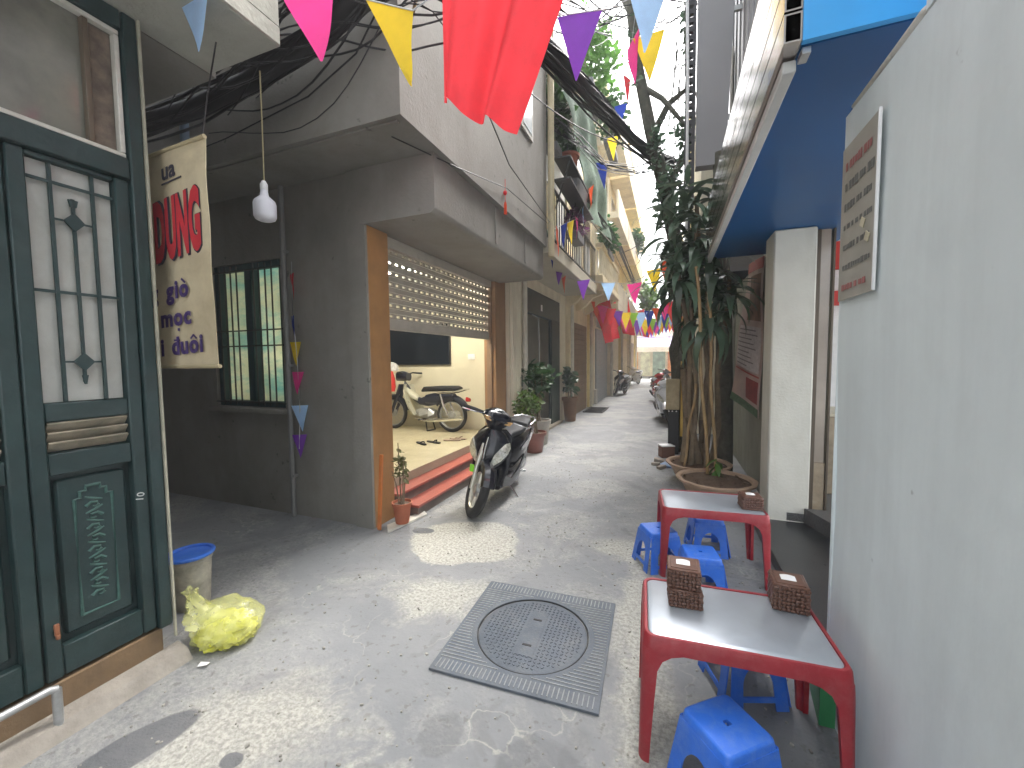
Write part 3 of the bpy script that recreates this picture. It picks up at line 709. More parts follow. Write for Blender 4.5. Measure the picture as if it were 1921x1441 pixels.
tag(obj('leaning_plank', B().box((-2.425,2.93,.36), (.035,.02,.70), .003, rot=(0,R(4),0)), M('orange_plank', (.55,.17,.04), .6, var=.2)), 'narrow orange plank leaning against the foot of the orange pier', 'plank')
# red tassel hung from the upper floor
ts = thing('red_tassel', 'small red lucky tassel hanging from the edge of the grey overhang', 'ornament', (-1.72,4.29,3.4))
obj('cord', B().tube([(-1.72,4.29,3.55),(-1.72,4.29,3.3)], .003, 5), CL['red'], ts)
obj('knot', B().lathe([(0,0),(.02,.02),(.02,.045),(0,.065)], 8, (-1.72,4.29,3.37)), CL['red'], ts)
obj('fringe', B().lathe([(.012,.13),(.016,.10),(.02,.0),(0,.0)], 8, (-1.72,4.29,3.17)), CL['orange'], ts)
# ------------------------------------------------------------------ motor scooters
WHEEL = Matrix.Rotation(R(90), 4, 'Y')      # a torus about Z turned to spin about X
def wheel(par, c, Rm, r, rim_mat, m=None, spokes=5, drum=True, wire=False, name='front_wheel'):
    T = Matrix.Translation(c) @ WHEEL
    if m: T = m @ T
    ty = obj(name, B().torus(Rm, r, 36, 10, T, rz=r*.85), blackrub, par, loc=(0,0,0))
    rm = B().torus(Rm-r*.82, .012, 36, 8, T, rz=.028)
    rm.lathe([(.032,-.035),(.032,.035)], 16, m=T)
    if wire:
        for k in range(18):
            a = 2*math.pi*k/18; s_ = .02 if k % 2 else -.02
            rm.tube([(.03*math.cos(a), .03*math.sin(a), s_), ((Rm-r)*math.cos(a+.25), (Rm-r)*math.sin(a+.25), 0)], .0022, 4, T)
    else:
        for k in range(spokes):
            for d in (-.16, .16):
                a = 2*math.pi*k/spokes
                rm.tube([(.028*math.cos(a), .028*math.sin(a), 0), ((Rm-r*.8)*math.cos(a+d), (Rm-r*.8)*math.sin(a+d), 0)], [.014,.010], 6, T)
    obj('rim', rm, rim_mat, ty, loc=(0,0,0))
    if drum: obj('brake_drum', B().lathe([(0,-.03),(.06,-.03),(.065,0),(.06,.03),(0,.03)], 20, m=T), steel, ty, loc=(0,0,0))
    return ty
def strip_arc(Rr, a0, a1, hw, th, c, m=None, n=14, crown=.02):
    b = B(); rings = []
    for k in range(n+1):
        a = a0+(a1-a0)*k/n; cy, cz = math.cos(a), math.sin(a); ring = []
        for (u, e) in ((-1,-crown*2),(-.8,0),(0,crown),(.8,0),(1,-crown*2),(1,-crown*2-th),(.8,-th),(0,crown-th),(-.8,-th),(-1,-crown*2-th)):
            q = Rr+e; ring.append((c[0]+u*hw, c[1]+q*cy, c[2]+q*sin_(a)))
        rings.append(ring)
    return b.loft(rings, True, m)
sin_ = math.sin
def make_scooter(label, loc, rz, lean, steer, paint, group=None, name='motor_scooter'):
    t = thing(name, label, 'scooter', loc, group=group, rot=(0, lean, rz))
    P = lambda n, b, mat, par=t, **k: obj(n, b, mat, par, loc=(0,0,0), **k)
    head = Vector((0,-.38,.86)); ax = (head-Vector((0,-.62,.28))).normalized()
    S = Matrix.Translation(head) @ Matrix.Rotation(steer, 4, ax) @ Matrix.Translation(-head)
    # steering group
    fw = wheel(t, (0,-.64,.275), .222, .053, rimmet, S)
    fk = B()
    for s in (-1, 1): fk.tube([(s*.075,-.64,.275),(s*.072,-.53,.52),(s*.06,-.46,.70)], [.02,.024,.024], 10, S)
    P('fork', fk, rimmet)
    P('front_fender', strip_arc(.295, R(20), R(150), .062, .006, (0,-.64,.275), S), paint)
    hc = B().loft([sup((0,-.36,.86), .07,.06, 16, 2.4, 'xy'), sup((0,-.37,.92), .12,.075, 16, 2.4, 'xy'), sup((0,-.38,.97), .17,.085, 16, 2.4, 'xy'), sup((0,-.36,1.02), .15,.075, 16, 2.4, 'xy'), sup((0,-.33,1.05), .09,.05, 16, 2.4, 'xy')], m=S)
    P('handlebar_cowl', hc, paint)
    P('instrument_glass', B().loft([sup((0,-.345,1.045), .085,.05, 14, 2.2, 'xy'), sup((0,-.335,1.068), .05,.03, 14, 2.2, 'xy')], m=S), darkglass)
    for s in (-1, 1):
        hb_ = P('handlebar_grip', B().tube([(s*.14,-.36,.985),(s*.24,-.335,.985),(s*.36,-.27,.975)], [.016,.02,.02], 10, S), blackrub)
        lv = B().tube([(s*.17,-.40,.985),(s*.25,-.41,.98),(s*.37,-.36,.97)], .007, 6, S)
        lv.lathe([(0,-.013),(.012,0),(0,.013)], 8, m=S @ Matrix.Translation((s*.375,-.355,.97)))
        P('brake_lever', lv, chrome, hb_)
        P('indicator', B().loft([sup((s*.06,-.445,.955), .004,.012, 8), sup((s*.11,-.452,.965), .03,.02, 8), sup((s*.15,-.43,.975), .008,.01, 8)], m=S), M('amber_lens', (.5,.3,.12), .2), hb_)
    # body: apron with V nose
    ap = B(); rr = []
    for z, hw, yf, yb in ((.42,.05,-.50,-.40),(.50,.13,-.52,-.36),(.58,.19,-.52,-.34),(.66,.215,-.505,-.33),(.74,.20,-.475,-.32),(.81,.15,-.44,-.32),(.86,.08,-.415,-.33)):
        pts = []
        for k in range(20):
            a = 2*math.pi*k/20; ca, sa = math.cos(a), math.sin(a)
            x = hw*math.copysign(abs(ca)**.75, ca)
            y = (yf+yb)/2 + (yb-yf)/2*math.copysign(abs(sa)**.9, sa)
            if sa < 0: y -= .03*(1-abs(x)/hw)*1.2
            pts.append((x, y, z))
        rr.append(pts)
    P('front_apron', ap.loft(rr), paint)
    for s in (-1, 1):
        hl = B(); rings = []
        for z, x0, x1, y0, y1 in ((.515,.07,.10,-.526,-.512),(.57,.08,.165,-.533,-.492),(.63,.10,.208,-.526,-.455),(.69,.14,.216,-.505,-.422),(.745,.18,.2,-.462,-.41)):
            rings.append([(s*x0,y0-.012,z),(s*(x0+x1)/2,(y0+y1)/2-.024,z),(s*x1,y1-.01,z),(s*x1,y1+.03,z),(s*x0,y0+.03,z)])
        P('headlight', hl.loft(rings), M('headlight_lens', (.75,.72,.6), .1, var=.45, vs=45, spec=1.0, metal=.5))
    P('nose_trim', B().tube([(0,-.575,.5),(0,-.58,.60),(0,-.55,.7),(0,-.50,.79)], [.006,.01,.01,.005], 8), chrome)
    ls = B()
    ls.loft([sup((0,-.36,.26), .15,.02, 14, 4, 'xy'), sup((0,-.34,.42), .205,.025, 14, 4, 'xy'), sup((0,-.31,.62), .225,.03, 14, 4, 'xy'), sup((0,-.29,.78), .2,.03, 14, 4, 'xy'), sup((0,-.31,.86), .12,.03, 14, 4, 'xy')])
    P('leg_shield', ls, paint)
    P('lower_fairing', B().loft([sup((0,-.41,.44), .1,.03, 14, 3, 'xy'), sup((0,-.40,.34), .12,.035, 14, 3, 'xy'), sup((0,-.37,.22), .10,.04, 14, 3, 'xy')]), blackplastic)
    P('floorboard', B().loft([sup((0,-.37,.25), .15,.035, 16, 4), sup((0,-.1,.24), .165,.04, 16, 4), sup((0,.13,.25), .165,.05, 16, 4)]), blackplastic)
    for s in (-1, 1):
        P('side_skirt', B().loft([sup((s*.165,-.36,.33), .012,.07, 12, 3), sup((s*.18,-.1,.24), .014,.05, 12, 3), sup((s*.185,.15,.28), .016,.075, 12, 3), sup((s*.17,.35,.40), .012,.06, 12, 3)]), paint)
    bd = B().loft([sup((0,.05,.50), .10,.17, 18, 3), sup((0,.14,.50), .15,.2, 18, 3), sup((0,.34,.53), .175,.19, 18, 3), sup((0,.58,.59), .165,.14, 18, 3), sup((0,.80,.66), .12,.09, 18, 3), sup((0,.90,.69), .06,.045, 18, 3)])
    P('body', bd, paint)
    for s in (-1, 1):
        P('side_trim', B().loft([sup((s*.172,.22,.55), .006,.02, 8), sup((s*.186,.42,.60), .012,.035, 8), sup((s*.165,.66,.67), .01,.03, 8), sup((s*.12,.84,.71), .004,.012, 8)]), M('silver_trim', (.55,.56,.58), .25, metal=.7))
    st = B().loft([sup((0,-.02,.70), .07,.02, 16, 3), sup((0,.06,.735), .115,.04, 16, 3), sup((0,.25,.74), .14,.045, 16, 3), sup((0,.42,.765), .145,.05, 16, 3), sup((0,.62,.80), .13,.045, 16, 3), sup((0,.78,.805), .09,.025, 16, 3)])
    P('seat', st, M('seat_vinyl', (.012,.013,.016), .6, var=.15, bump=.2, bs=140))
    P('grab_rail', B().tube([(-.13,.62,.76),(-.145,.80,.80),(-.09,.93,.81),(.09,.93,.81),(.145,.80,.80),(.13,.62,.76)], .012, 8), M('silver_trim', (.55,.56,.58)))
    P('tail_light', B().loft([sup((0,.87,.70), .09,.045, 12, 3), sup((0,.93,.695), .06,.03, 12, 3)]), M('red_lens', (.4,.01,.01), .15))
    wheel(t, (0,.62,.27), .217, .056, rimmet, name='rear_wheel')
    P('rear_fender', B().loft([sup((0,.80,.56), .07,.01, 10), sup((0,.93,.44), .07,.01, 10), sup((0,.97,.34), .065,.008, 10)]), blackplastic)
    eng = B().loft([sup((.09,.10,.26), .06,.06, 12, 3), sup((.1,.35,.28), .06,.075, 12, 3), sup((.1,.62,.28), .045,.06, 12, 3), sup((.09,.70,.28), .02,.04, 12, 3)])
    P('engine_case', eng, steel)
    P('exhaust', B().tube([(-.10,.15,.22),(-.14,.32,.23),(-.15,.52,.29),(-.15,.86,.37)], [.018,.022,.055,.05], 12), blackplastic)
    P('shock_absorber', B().tube([(.12,.64,.30),(.12,.56,.56)], .022, 10), steel)
    P('side_stand', B().tube([(.10,-.02,.22),(.2,.0,.11),(.262,.0,.042)], .011, 8).box((.265,-.01,.04), (.03,.06,.012), .003), chrome)
    P('centre_stand', B().tube([(-.11,.24,.2),(-.12,.34,.09)], .011, 8).tube([(.11,.24,.2),(.12,.34,.09)], .011, 8).tube([(-.12,.34,.09),(.12,.34,.09)], .010, 8), steel)
    P('footpeg', B().tube([(.15,.27,.27),(.24,.28,.275)], .014, 8), chrome)
    return t
sc0 = make_scooter('glossy black motor scooter on its side stand in front of the garage', (-1.84,4.20,-.012), R(3), R(8.5), R(36), gloss_black)
P_ = obj('registration_tag', B().box((-.10,-.60,.47), (.045,.004,.075), .002), M('green_tag', (.25,.75,.03), .5), sc0, loc=(0,0,0))

# old underbone motorbike inside the garage (forward = -Y before turning)
def make_cub(label, loc, rz, rot):
    t = thing('underbone_motorbike', label, 'motorbike', loc, rot=rot)
    P = lambda n, b, mat, par=t, **k: obj(n, b, mat, par, loc=(0,0,0), **k)
    ivory = M('ivory_legshield', (.42,.41,.33), .35, var=.08); dkb = M('dark_navy_paint', (.012,.015,.03), .3, coat=.4)
    wheel(t, (0,-.62,.285), .255, .034, steel, wire=True)
    wheel(t, (0,.58,.285), .255, .034, steel, wire=True, name='rear_wheel')
    P('fork', B().loft([sup((s, -.62,.285), .02,.03, 8, 2, 'xy') for s in (.065,)] + [sup((.06,-.52,.55), .022,.04, 8, 2, 'xy'), sup((.05,-.44,.80), .025,.04, 8, 2, 'xy')]).loft([sup((-.065,-.62,.285), .02,.03, 8, 2, 'xy'), sup((-.06,-.52,.55), .022,.04, 8, 2, 'xy'), sup((-.05,-.44,.80), .025,.04, 8, 2, 'xy')]), dkb)
    P('front_fender', strip_arc(.315, R(10), R(165), .055, .006, (0,-.62,.285)), dkb)
    P('headlamp', B().loft([sup((0,-.30,.93), .08,.07, 14), sup((0,-.42,.945), .11,.09, 14), sup((0,-.52,.94), .09,.085, 14), sup((0,-.55,.94), .05,.05, 14)]), dkb)
    for s in (-1, 1):
        P('handlebar_grip', B().tube([(s*.08,-.38,.98),(s*.2,-.36,1.01),(s*.33,-.25,1.0)], [.012,.014,.018], 8), blackrub)
        ls = B(); rings = []
        for y, z, w in ((-.36,.80,.05),(-.36,.68,.10),(-.30,.55,.14),(-.22,.40,.15),(-.14,.28,.13)):
            rings.append([(s*.06,y-.01,z),(s*(.06+w),y+.05,z),(s*(.065+w),y+.085,z),(s*.06,y+.055,z)])
        P('leg_shield', B().loft(rings), ivory)
        P('shield_hole', B().lathe([(.03,-.004),(.03,.004)], 12, m=Matrix.Translation((s*.155,-.215,.48)) @ Matrix.Rotation(R(70), 4, 'Y')), dark)
    P('frame_tube', B().loft([sup((0,-.38,.80), .04,.06, 12), sup((0,-.22,.60), .045,.06, 12), sup((0,-.05,.50), .05,.06, 12), sup((0,.12,.52), .07,.1, 12), sup((0,.4,.58), .09,.1, 12), sup((0,.62,.6), .08,.06, 12)]), dkb)
    P('neck_cover', B().loft([sup((0,-.33,.72), .07,.05, 12), sup((0,-.2,.60), .09,.06, 12), sup((0,-.08,.54), .06,.04, 12)]), ivory)
    P('seat', B().loft([sup((0,.0,.69), .06,.02, 14, 3), sup((0,.06,.72), .11,.045, 14, 3), sup((0,.4,.735), .125,.05, 14, 3), sup((0,.68,.745), .11,.045, 14, 3), sup((0,.74,.745), .08,.02, 14, 3)]), M('seat_vinyl', (.02,.022,.027)))
    P('side_cover', B().loft([sup((0,.10,.55), .11,.08, 12, 3), sup((0,.25,.56), .125,.1, 12, 3), sup((0,.38,.56), .1,.07, 12, 3)]), dkb)
    P('rear_fender', strip_arc(.33, R(15), R(150), .065, .006, (0,.58,.285)), dkb)
    P('carrier_rail', B().tube([(.13,.36,.66),(.14,.62,.67),(.12,.84,.73),(-.12,.84,.73),(-.14,.62,.67),(-.13,.36,.66)], .011, 8), chrome)
    for s in (-1, 1): P('shock_absorber', B().tube([(s*.12,.56,.30),(s*.125,.48,.46),(s*.12,.42,.64)], [.018,.024,.018], 10), chrome)
    P('engine', B().loft([sup((0,-.12,.30), .06,.06, 12), sup((0,-.02,.30), .1,.09, 14, 3), sup((0,.16,.30), .11,.10, 14, 3), sup((0,.26,.29), .07,.07, 12)]), steel)
    P('chain_case', B().loft([sup((-.10,.12,.30), .014,.05, 10, 3), sup((-.10,.4,.30), .014,.045, 10, 3), sup((-.10,.62,.29), .014,.065, 10, 3), sup((-.10,.68,.285), .008,.04, 10, 3)]), M('pale_case', (.5,.48,.4), .5))
    P('exhaust', B().tube([(.10,-.1,.22),(.13,.1,.18),(.14,.35,.2),(.14,.86,.25)], [.014,.016,.035,.032], 10), chrome)
    P('centre_stand', B().tube([(-.1,.12,.2),(-.13,.17,.01)], .012, 8).tube([(.1,.12,.2),(.13,.17,.01)], .012, 8).tube([(-.13,.17,.01),(.13,.17,.01)], .011, 8), dark)
    P('footpeg', B().tube([(-.22,.05,.2),(.22,.05,.2)], .012, 8), dark)
    P('tail_light', B().loft([sup((0,.86,.56), .05,.04, 10), sup((0,.92,.55), .035,.03, 10)]), M('red_lens', (.4,.01,.01)))
    return t
make_cub('old dark motorbike with ivory leg shields parked inside the garage', (-4.02,6.02,.333), 0, (0,R(-3),R(-90)))
hm = thing('half_helmet', 'grey and white half helmet hung on the garage motorbike', 'helmet', (-4.53,5.86,1.40))
obj('shell', B().lathe([(.125,0),(.127,.03),(.115,.085),(.08,.125),(.035,.145),(0,.15)], 20, (-4.53,5.86,1.38)), M('helmet_check', (.4,.4,.4), .35, var=.6, vs=14), hm)
obj('peak', B().slab(lambda u, w: (-4.66-.07*w+.02*math.cos(u*3.14), 5.77+.18*u, 1.395-.02*w), 6, 2, (0,0,.006)), blackplastic, hm)
rbg = thing('red_bag', 'red cloth bag hanging from the front of the garage motorbike', 'bag', (-4.5,5.82,1.1))
obj('sack', B().loft([sup((-4.52,5.78,1.37), .07,.03, 14, 3, 'xy'), sup((-4.52,5.78,1.25), .10,.06, 14, 3, 'xy'), sup((-4.52,5.78,1.10), .11,.07, 14, 3, 'xy'), sup((-4.52,5.78,1.02), .09,.05, 14, 3, 'xy')]), M('red_bag_cloth', (.5,.02,.015), .6, var=.2, bump=.3, bs=12), rbg)
obj('handle', B().tube([(-4.57,5.78,1.37),(-4.55,5.8,1.42),(-4.49,5.8,1.42),(-4.47,5.78,1.37)], .008, 6), M('red_bag_cloth', (.5,.02,.015)), rbg)
# scooters further up the alley
white_p = M('white_gloss', (.6,.6,.62), .2, coat=.6); silver_p = M('silver_gloss', (.3,.31,.33), .25, coat=.6, metal=.4); redp = M('red_gloss', (.4,.02,.02), .2, coat=.6)
GB = 'scooters parked further up the alley'
make_scooter('dark scooter parked by the far left wall past the grey shutter', (-1.95,17.9,0), R(-12), R(7), R(30), gloss_black, GB)
make_scooter('white scooter parked far up the alley on the left, behind the dark one', (-1.95,25.0,0), R(-20), R(7), R(25), white_p, GB)
make_scooter('pale scooter parked on the right beside the dark tree trunk', (-.02,10.6,0), R(8), R(-7), R(-25), white_p, GB)
make_scooter('red scooter parked on the right far up the alley', (-.25,15.0,0), R(12), R(-7), R(-20), redp, GB)
make_scooter('silver scooter parked on the right close to the end of the alley', (-.3,20.0,0), R(8), R(7), R(20), silver_p, GB)
# ------------------------------------------------------------------ right: near wall, sign box, pillar, open shop
nw = thing('side_wall', 'tall pale grey plaster wall along the right edge', 'wall', (.9,.5,0))
def bulge(u, w):
    y = -2.5+4.58*u; z = 2.515*w
    return (.66-.006*math.sin(y*2.1+z)-.004*math.sin(z*5+y*3), y, z)
obj('face', B().grid(bulge, 60, 40), nearwall_m, nw)
obj('core', B().span((.675,-2.5,0), (.95,2.07,2.512)), nearwall_m, nw)
obj('end_face', B().span((.657,2.071,0), (.95,2.083,2.514), .004), nearwall_m, nw)
obj('upper_part', B().span((.664,-2.5,2.516), (.95,1.55,4.6), .004), nearwall_m, nw)
obj('coping', B().box((.72,1.8,2.53), (.12,.5,.03), .012, rot=(0,R(4),0)), M('rough_mortar_lump', (.55,.54,.5), .9, bump=.8, bs=30), nw)

sgb = thing('shop_sign_box', 'blue shop sign box on an aluminium frame jutting over the right side', 'sign', (.8,3.4,2.65))
lit_blue = M('sign_blue_lit', (.05,.36,.78), .35, var=.05); navy = M('sign_blue_shaded', (.004,.082,.25), .45, var=.12, vs=1.5, dirt=(.006,.09,.24), dirt_amt=.4, dirt_scale=1.2, world=True)  # one blue sign; its lit and shaded tones are put into two colours
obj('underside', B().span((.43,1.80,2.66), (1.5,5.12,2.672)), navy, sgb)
obj('front_face', B().span((.425,1.765,2.66), (1.2,1.79,3.22)), lit_blue, sgb)
obj('top_sheet', B().span((.43,1.80,3.2), (1.5,5.12,3.215)), steel, sgb)
obj('far_face', B().span((.43,5.125,2.66), (1.5,5.14,3.22)), navy, sgb)
glossal = M('glossy_composite_panel', (.46,.42,.4), .1, metal=1.0, var=.15, vs=2.0, bump=.12, bs=2.5)
for k in range(5):   # hollow square tubes along the outer edge
    z = 2.665+k*.108; b = B()
    x0, x1, w = .368, .424, .006
    for a, c in (((x0,1.77,z),(x0+w,5.12,z+.1)), ((x1-w,1.77,z),(x1,5.12,z+.1)), ((x0+w,1.77,z),(x1-w,5.12,z+w)), ((x0+w,1.77,z+.1-w),(x1-w,5.12,z+.1))): b.span(a, c)
    obj('frame_tube', b, glossal, sgb, smooth=0)
obj('bottom_channel', B().span((.385,1.86,2.615), (.43,5.12,2.659), .004), M('white_alu_channel', (.62,.62,.6), .4, var=.1), sgb)
obj('bracket', B().span((.432,1.80,2.635), (.46,1.86,2.659), .002), alu, sgb)

ns = thing('notice_board', 'weathered white notice sheet with faded red and black lines on the near wall', 'notice', (.65,1.88,2.1))
nsm = M('weathered_notice', (.4,.385,.34), .5, var=.15, vs=5, dirt=(.33,.3,.24), dirt_amt=.6, dirt_scale=3)
obj('sheet', B().slab(lambda u, w: (.6465-.003*math.sin(w*3.1)*u, 2.06-.31*u, 1.775+.60*w), 6, 8, (.003,0,0)), nsm, ns)
obj('edge_strip', B().span((.640,1.743,1.775), (.650,1.7495,2.375), .001), whitep, ns)
fr_, fk_ = M('faded_red_ink', (.36,.14,.13), .7), M('faded_black_ink', (.16,.16,.15), .7)
nr = random.Random(11)
for k in range(7):   # faded, unreadable lines of writing
    b = B(); y = 2.015; zc = 2.29-k*.078; hh = (.036,.034,.03,.024,.024,.022,.024)[k]
    while y > 1.80-.02*(k % 2):
        w_ = nr.uniform(.012,.026); b.box((.6425,y-w_/2,zc+(2.03-y)*.0), (.0012,w_,hh*nr.uniform(.7,1)), .0008); y -= w_+(.006 if nr.random() < .75 else .018)
    obj('text_line', b, fr_ if k in (0,6) else fk_, ns, smooth=0)
for y, z in ((1.84,2.03),(1.80,1.97)):
    obj('tape', B().box((.641,y,z), (.002,.035,.03), rot=(R(30),0,0)), M('pale_tape', (.6,.55,.4), .4), ns)

pl = thing('white_pillar', 'square off-white plaster pillar under the blue sign box', 'pillar', (1.0,4.35,0))
obj('shaft', B().span((.845,4.2,0), (1.165,4.52,2.656), .012), white_wall, pl)
obj('stain_base', B().span((.838,4.193,.0), (1.172,4.527,.09), .01), white_wall, pl)
rw = thing('yard_wall', 'grey-green plaster wall behind the potted trees on the right', 'wall', (1.05,6.8,0))
obj('face', B().span((.98,4.53,0), (1.2,9.0,2.655)), M('grey_green_plaster', (.3,.3,.24), .85, var=.15, vs=2, bump=.3, bs=30, dirt=(.14,.15,.11), dirt_amt=.7, dirt_scale=1.8, world=True, streak=.3), rw)
obj('downpipe', B().tube([(.95,7.4,0),(.95,7.4,2.65)], .04, 10), palegrey, rw)

# hanging printed banner
po = thing('printed_banner', 'faded pink printed information banner hung on the wall left of the pillar', 'banner', (.9,5.4,1.8))
c00, c10, c01, c11 = [Vector(q) for q in ((.74,5.85,1.03),(.925,5.06,.88),(.915,5.85,2.70),(.935,5.06,2.63))]
def pf(u, w):
    q = c00.lerp(c10, u).lerp(c01.lerp(c11, u), w); q.x += .012*math.sin(w*9+u*4); return tuple(q)
obj('sheet', B().slab(pf, 10, 14, (.004,0,0)), M('pink_print', (.5,.38,.34), .45, var=.2, vs=3, dirt=(.36,.22,.2), dirt_amt=.6, dirt_scale=2.4), po)
def pinset(name, u0, u1, w0, w1, mat, off=.006):
    obj(name, B().grid(lambda u, w: tuple(Vector(pf(u0+(u1-u0)*u, w0+(w1-w0)*w))-Vector((off,off*.3,0))), 4, 6), mat, po)
pinset('printed_header', .0, 1.0, .93, 1.0, M('print_red', (.4,.08,.08), .5))
pinset('printed_photo', .30, .95, .60, .90, M('print_brown', (.2,.11,.07), .5, var=.6, vs=7))
pinset('printed_photo', .55, .97, .08, .22, M('print_dark_red', (.25,.05,.05), .5, var=.4, vs=9))
pinset('printed_text', .08, .95, .27, .56, M('print_pale', (.52,.47,.46), .5, var=.2, vs=26))
pinset('printed_line', .05, .97, .245, .255, M('print_red', (.4,.08,.08)))
pinset('printed_footer', .0, 1.0, .0, .055, M('print_green', (.1,.17,.1), .5, var=.5, vs=26))
for k in range(9): pinset('printed_text_row', .1, .55+.3*((k*37) % 10)/10, .29+k*.03, .298+k*.03, M('print_grey', (.2,.17,.17), .6), .009)

# dark granite step and shop entrance
gs = thing('granite_step', 'black granite entrance step between the near wall and the pillar', 'step', (1.0,3.1,0))
gran = M('black_granite', (.022,.024,.026), .3, var=.35, vs=60, dirt=(.05,.05,.05), dirt_amt=.5, dirt_scale=4, world=True)
obj('slab', B().span((.74,2.09,0), (1.6,4.19,.085), .006), gran, gs)
obj('upper_step', B().prism([(1.13,4.19),(1.22,3.9),(1.6,3.2),(1.75,3.2),(1.75,4.19)], .13, Matrix.Translation((0,0,.086))), M('grey_granite', (.09,.09,.09), .4, var=.3, vs=60, world=True), gs)
yd = thing('open_shop_interior', 'narrow shop entrance with white walls seen between pillar and near wall', 'shop', (1.8,5.5,0))  # shop interior shaped without a roof, meant to let daylight in
obj('floor', B().span((1.0,4.2,.0), (3.5,8.0,.16)), M('grey_granite', (.09,.09,.09)), yd)
obj('back_wall', B().span((1.3,7.0,.162), (3.6,7.1,4.0)), M('bright_white', (.8,.8,.8), .7), yd)
obj('red_sign', B().span((1.70,6.86,2.75), (2.6,6.95,3.12), .004), M('red_sign', (.55,.03,.02), .5), yd)
obj('red_sign', B().span((2.05,6.84,2.25), (2.6,6.9,2.45), .004), M('red_sign', (.55,.03,.02)), yd)
obj('door_post', B().span((1.185,4.32,.162), (1.225,4.38,2.655), .003), M('brown_alu', (.09,.07,.05), .4, metal=.3), yd)
obj('door_leaf', B().span((1.226,4.34,.6), (1.30,4.355,2.655)), M('taupe_glass', (.3,.25,.2), .1, spec=.8, var=.2, vs=2), yd)
obj('kick_panel', B().span((1.226,4.335,.162), (1.31,4.36,.598), .003), M('mottled_beige_panel', (.28,.22,.15), .35, var=.35, vs=5, dirt=(.4,.35,.26), dirt_amt=.6, dirt_scale=9), yd)
obj('door_post', B().span((1.3115,4.32,.162), (1.33,4.38,2.655), .003), M('brown_alu', (.09,.07,.05)), yd)
obj('counter', B().span((1.5,4.9,.162), (1.95,5.6,.95), .006), M('mottled_beige_panel', (.28,.22,.15)), yd)
obj('counter_top', B().span((1.47,4.88,.952), (1.97,5.62,.98), .004), M('cream_top', (.6,.55,.42), .4), yd)

# ------------------------------------------------------------------ right: upper storeys
ub = thing('right_house', 'tall grey-clad house above the blue sign box on the right', 'house', (2,6,0))
clad = M('grey_sheet_cladding', (.3,.3,.31), .45, metal=.3, var=.15, vs=3, world=True, dirt=(.22,.17,.13), dirt_amt=.6, dirt_scale=1.5, streak=.2)
obj('wall', B().span((.80,1.9,3.22), (5,9.0,9.5)), clad, ub)
for k in range(22):
    y = 1.95+k*.32; obj('cladding_rib', B().span((.785,y,3.225), (.799,y+.06,9.4)), clad, ub)
for y, z in ((2.6,3.75),(4.4,3.75),(6.6,4.6),(2.6,5.8),(4.6,5.8)):
    w_ = obj('window', B().span((.76,y,z), (.784,y+1.1,z+1.25), .004), whitepaint, ub)
    for j in range(2): obj('pane', B().span((.754,y+.06+j*.52,z+.07), (.759,y+.52+j*.52,z+1.18)), darkglass, w_)
ps = thing('projecting_panel', 'large blank grey panel projecting over the alley above the dracaena', 'panel', (.5,6,4.1))
obj('plate', B().prism([(.296,4.06),(.548,4.05),(.66,4.4),(.75,7.2),(.295,7.2)], .16, frame_mtx((0,6.16,0),(1,0,0),(0,0,1))), M('blank_grey_board', (.27,.27,.28), .6, var=.06, vs=1.5), ps)
obj('bracket', B().span((.55,6.02,4.6), (.80,6.06,4.66)).span((.6,6.02,5.9), (.80,6.06,5.96)), steel, ps)
pp = thing('perforated_post', 'tall perforated steel post beside the blank grey panel', 'post', (.23,6.2,0))
b = B(); b.span((.16,6.18,3.6), (.2,6.24,8.0)); b.span((.25,6.18,3.6), (.29,6.24,8.0))
for k in range(40): b.span((.2,6.18,3.6+k*.11), (.25,6.24,3.6+k*.11+.065))
obj('web', b, M('dark_post', (.05,.05,.055), .6), pp, smooth=0)
obj('white_conduit', B().tube([(.20,6.12,3.0),(.19,6.12,5.2),(.16,6.1,6.6),(.2,6.1,8.0)], .02, 8), whitep, pp)
obj('lower_post', B().span((.2,6.19,.0), (.25,6.23,3.6)), M('dark_post', (.05,.05,.055)), pp)
cb2 = thing('cream_house', 'cream house wall glimpsed behind the dracaena crown', 'house', (.9,9.5,0))
obj('wall', B().span((.55,9.05,0), (5,13,7.2)), cream3, cb2)
obj('cornice', B().span((.45,9.0,3.9), (5,13,4.1)), cream3, cb2)
for z in (2.2, 4.7):
    w_ = obj('window', B().span((.9,9.02,z), (1.7,9.045,z+1.2)), whitepaint, cb2); obj('pane', B().span((.97,9.005,z+.07), (1.63,9.015,z+1.13)), darkglass, w_)
for i, (ya, yb, h_, m_, x_) in enumerate(((13.02,18,9.5,palegrey,.75),(18.02,24,11,cream2,.6),(24.02,31,9.5,cream3,.7))):
    hh = thing('right_row_house', ['pale grey','yellow','ivory'][i]+' row house on the right side of the alley, mostly behind the tree', 'house', (2,ya,0), group='row houses on the right')
    obj('wall', B().span((x_,ya,0), (5,yb,h_)), m_, hh)
    obj('balcony', B().span((x_-.5,ya+.4,3.2), (x_-.002,yb-.4,3.38)), m_, hh)
    for z in (.1, 3.8, 6.6):
        w_ = obj('window' if z > 1 else 'door', B().span((x_-.03,ya+1.4,z), (x_-.002,ya+3.0,z+2.1 if z < 1 else z+1.6)), whitepaint, hh)
        obj('pane', B().span((x_-.036,ya+1.5,z+.1), (x_-.031,ya+2.9,z+1.9 if z < 1 else z+1.5)), darkglass, w_)

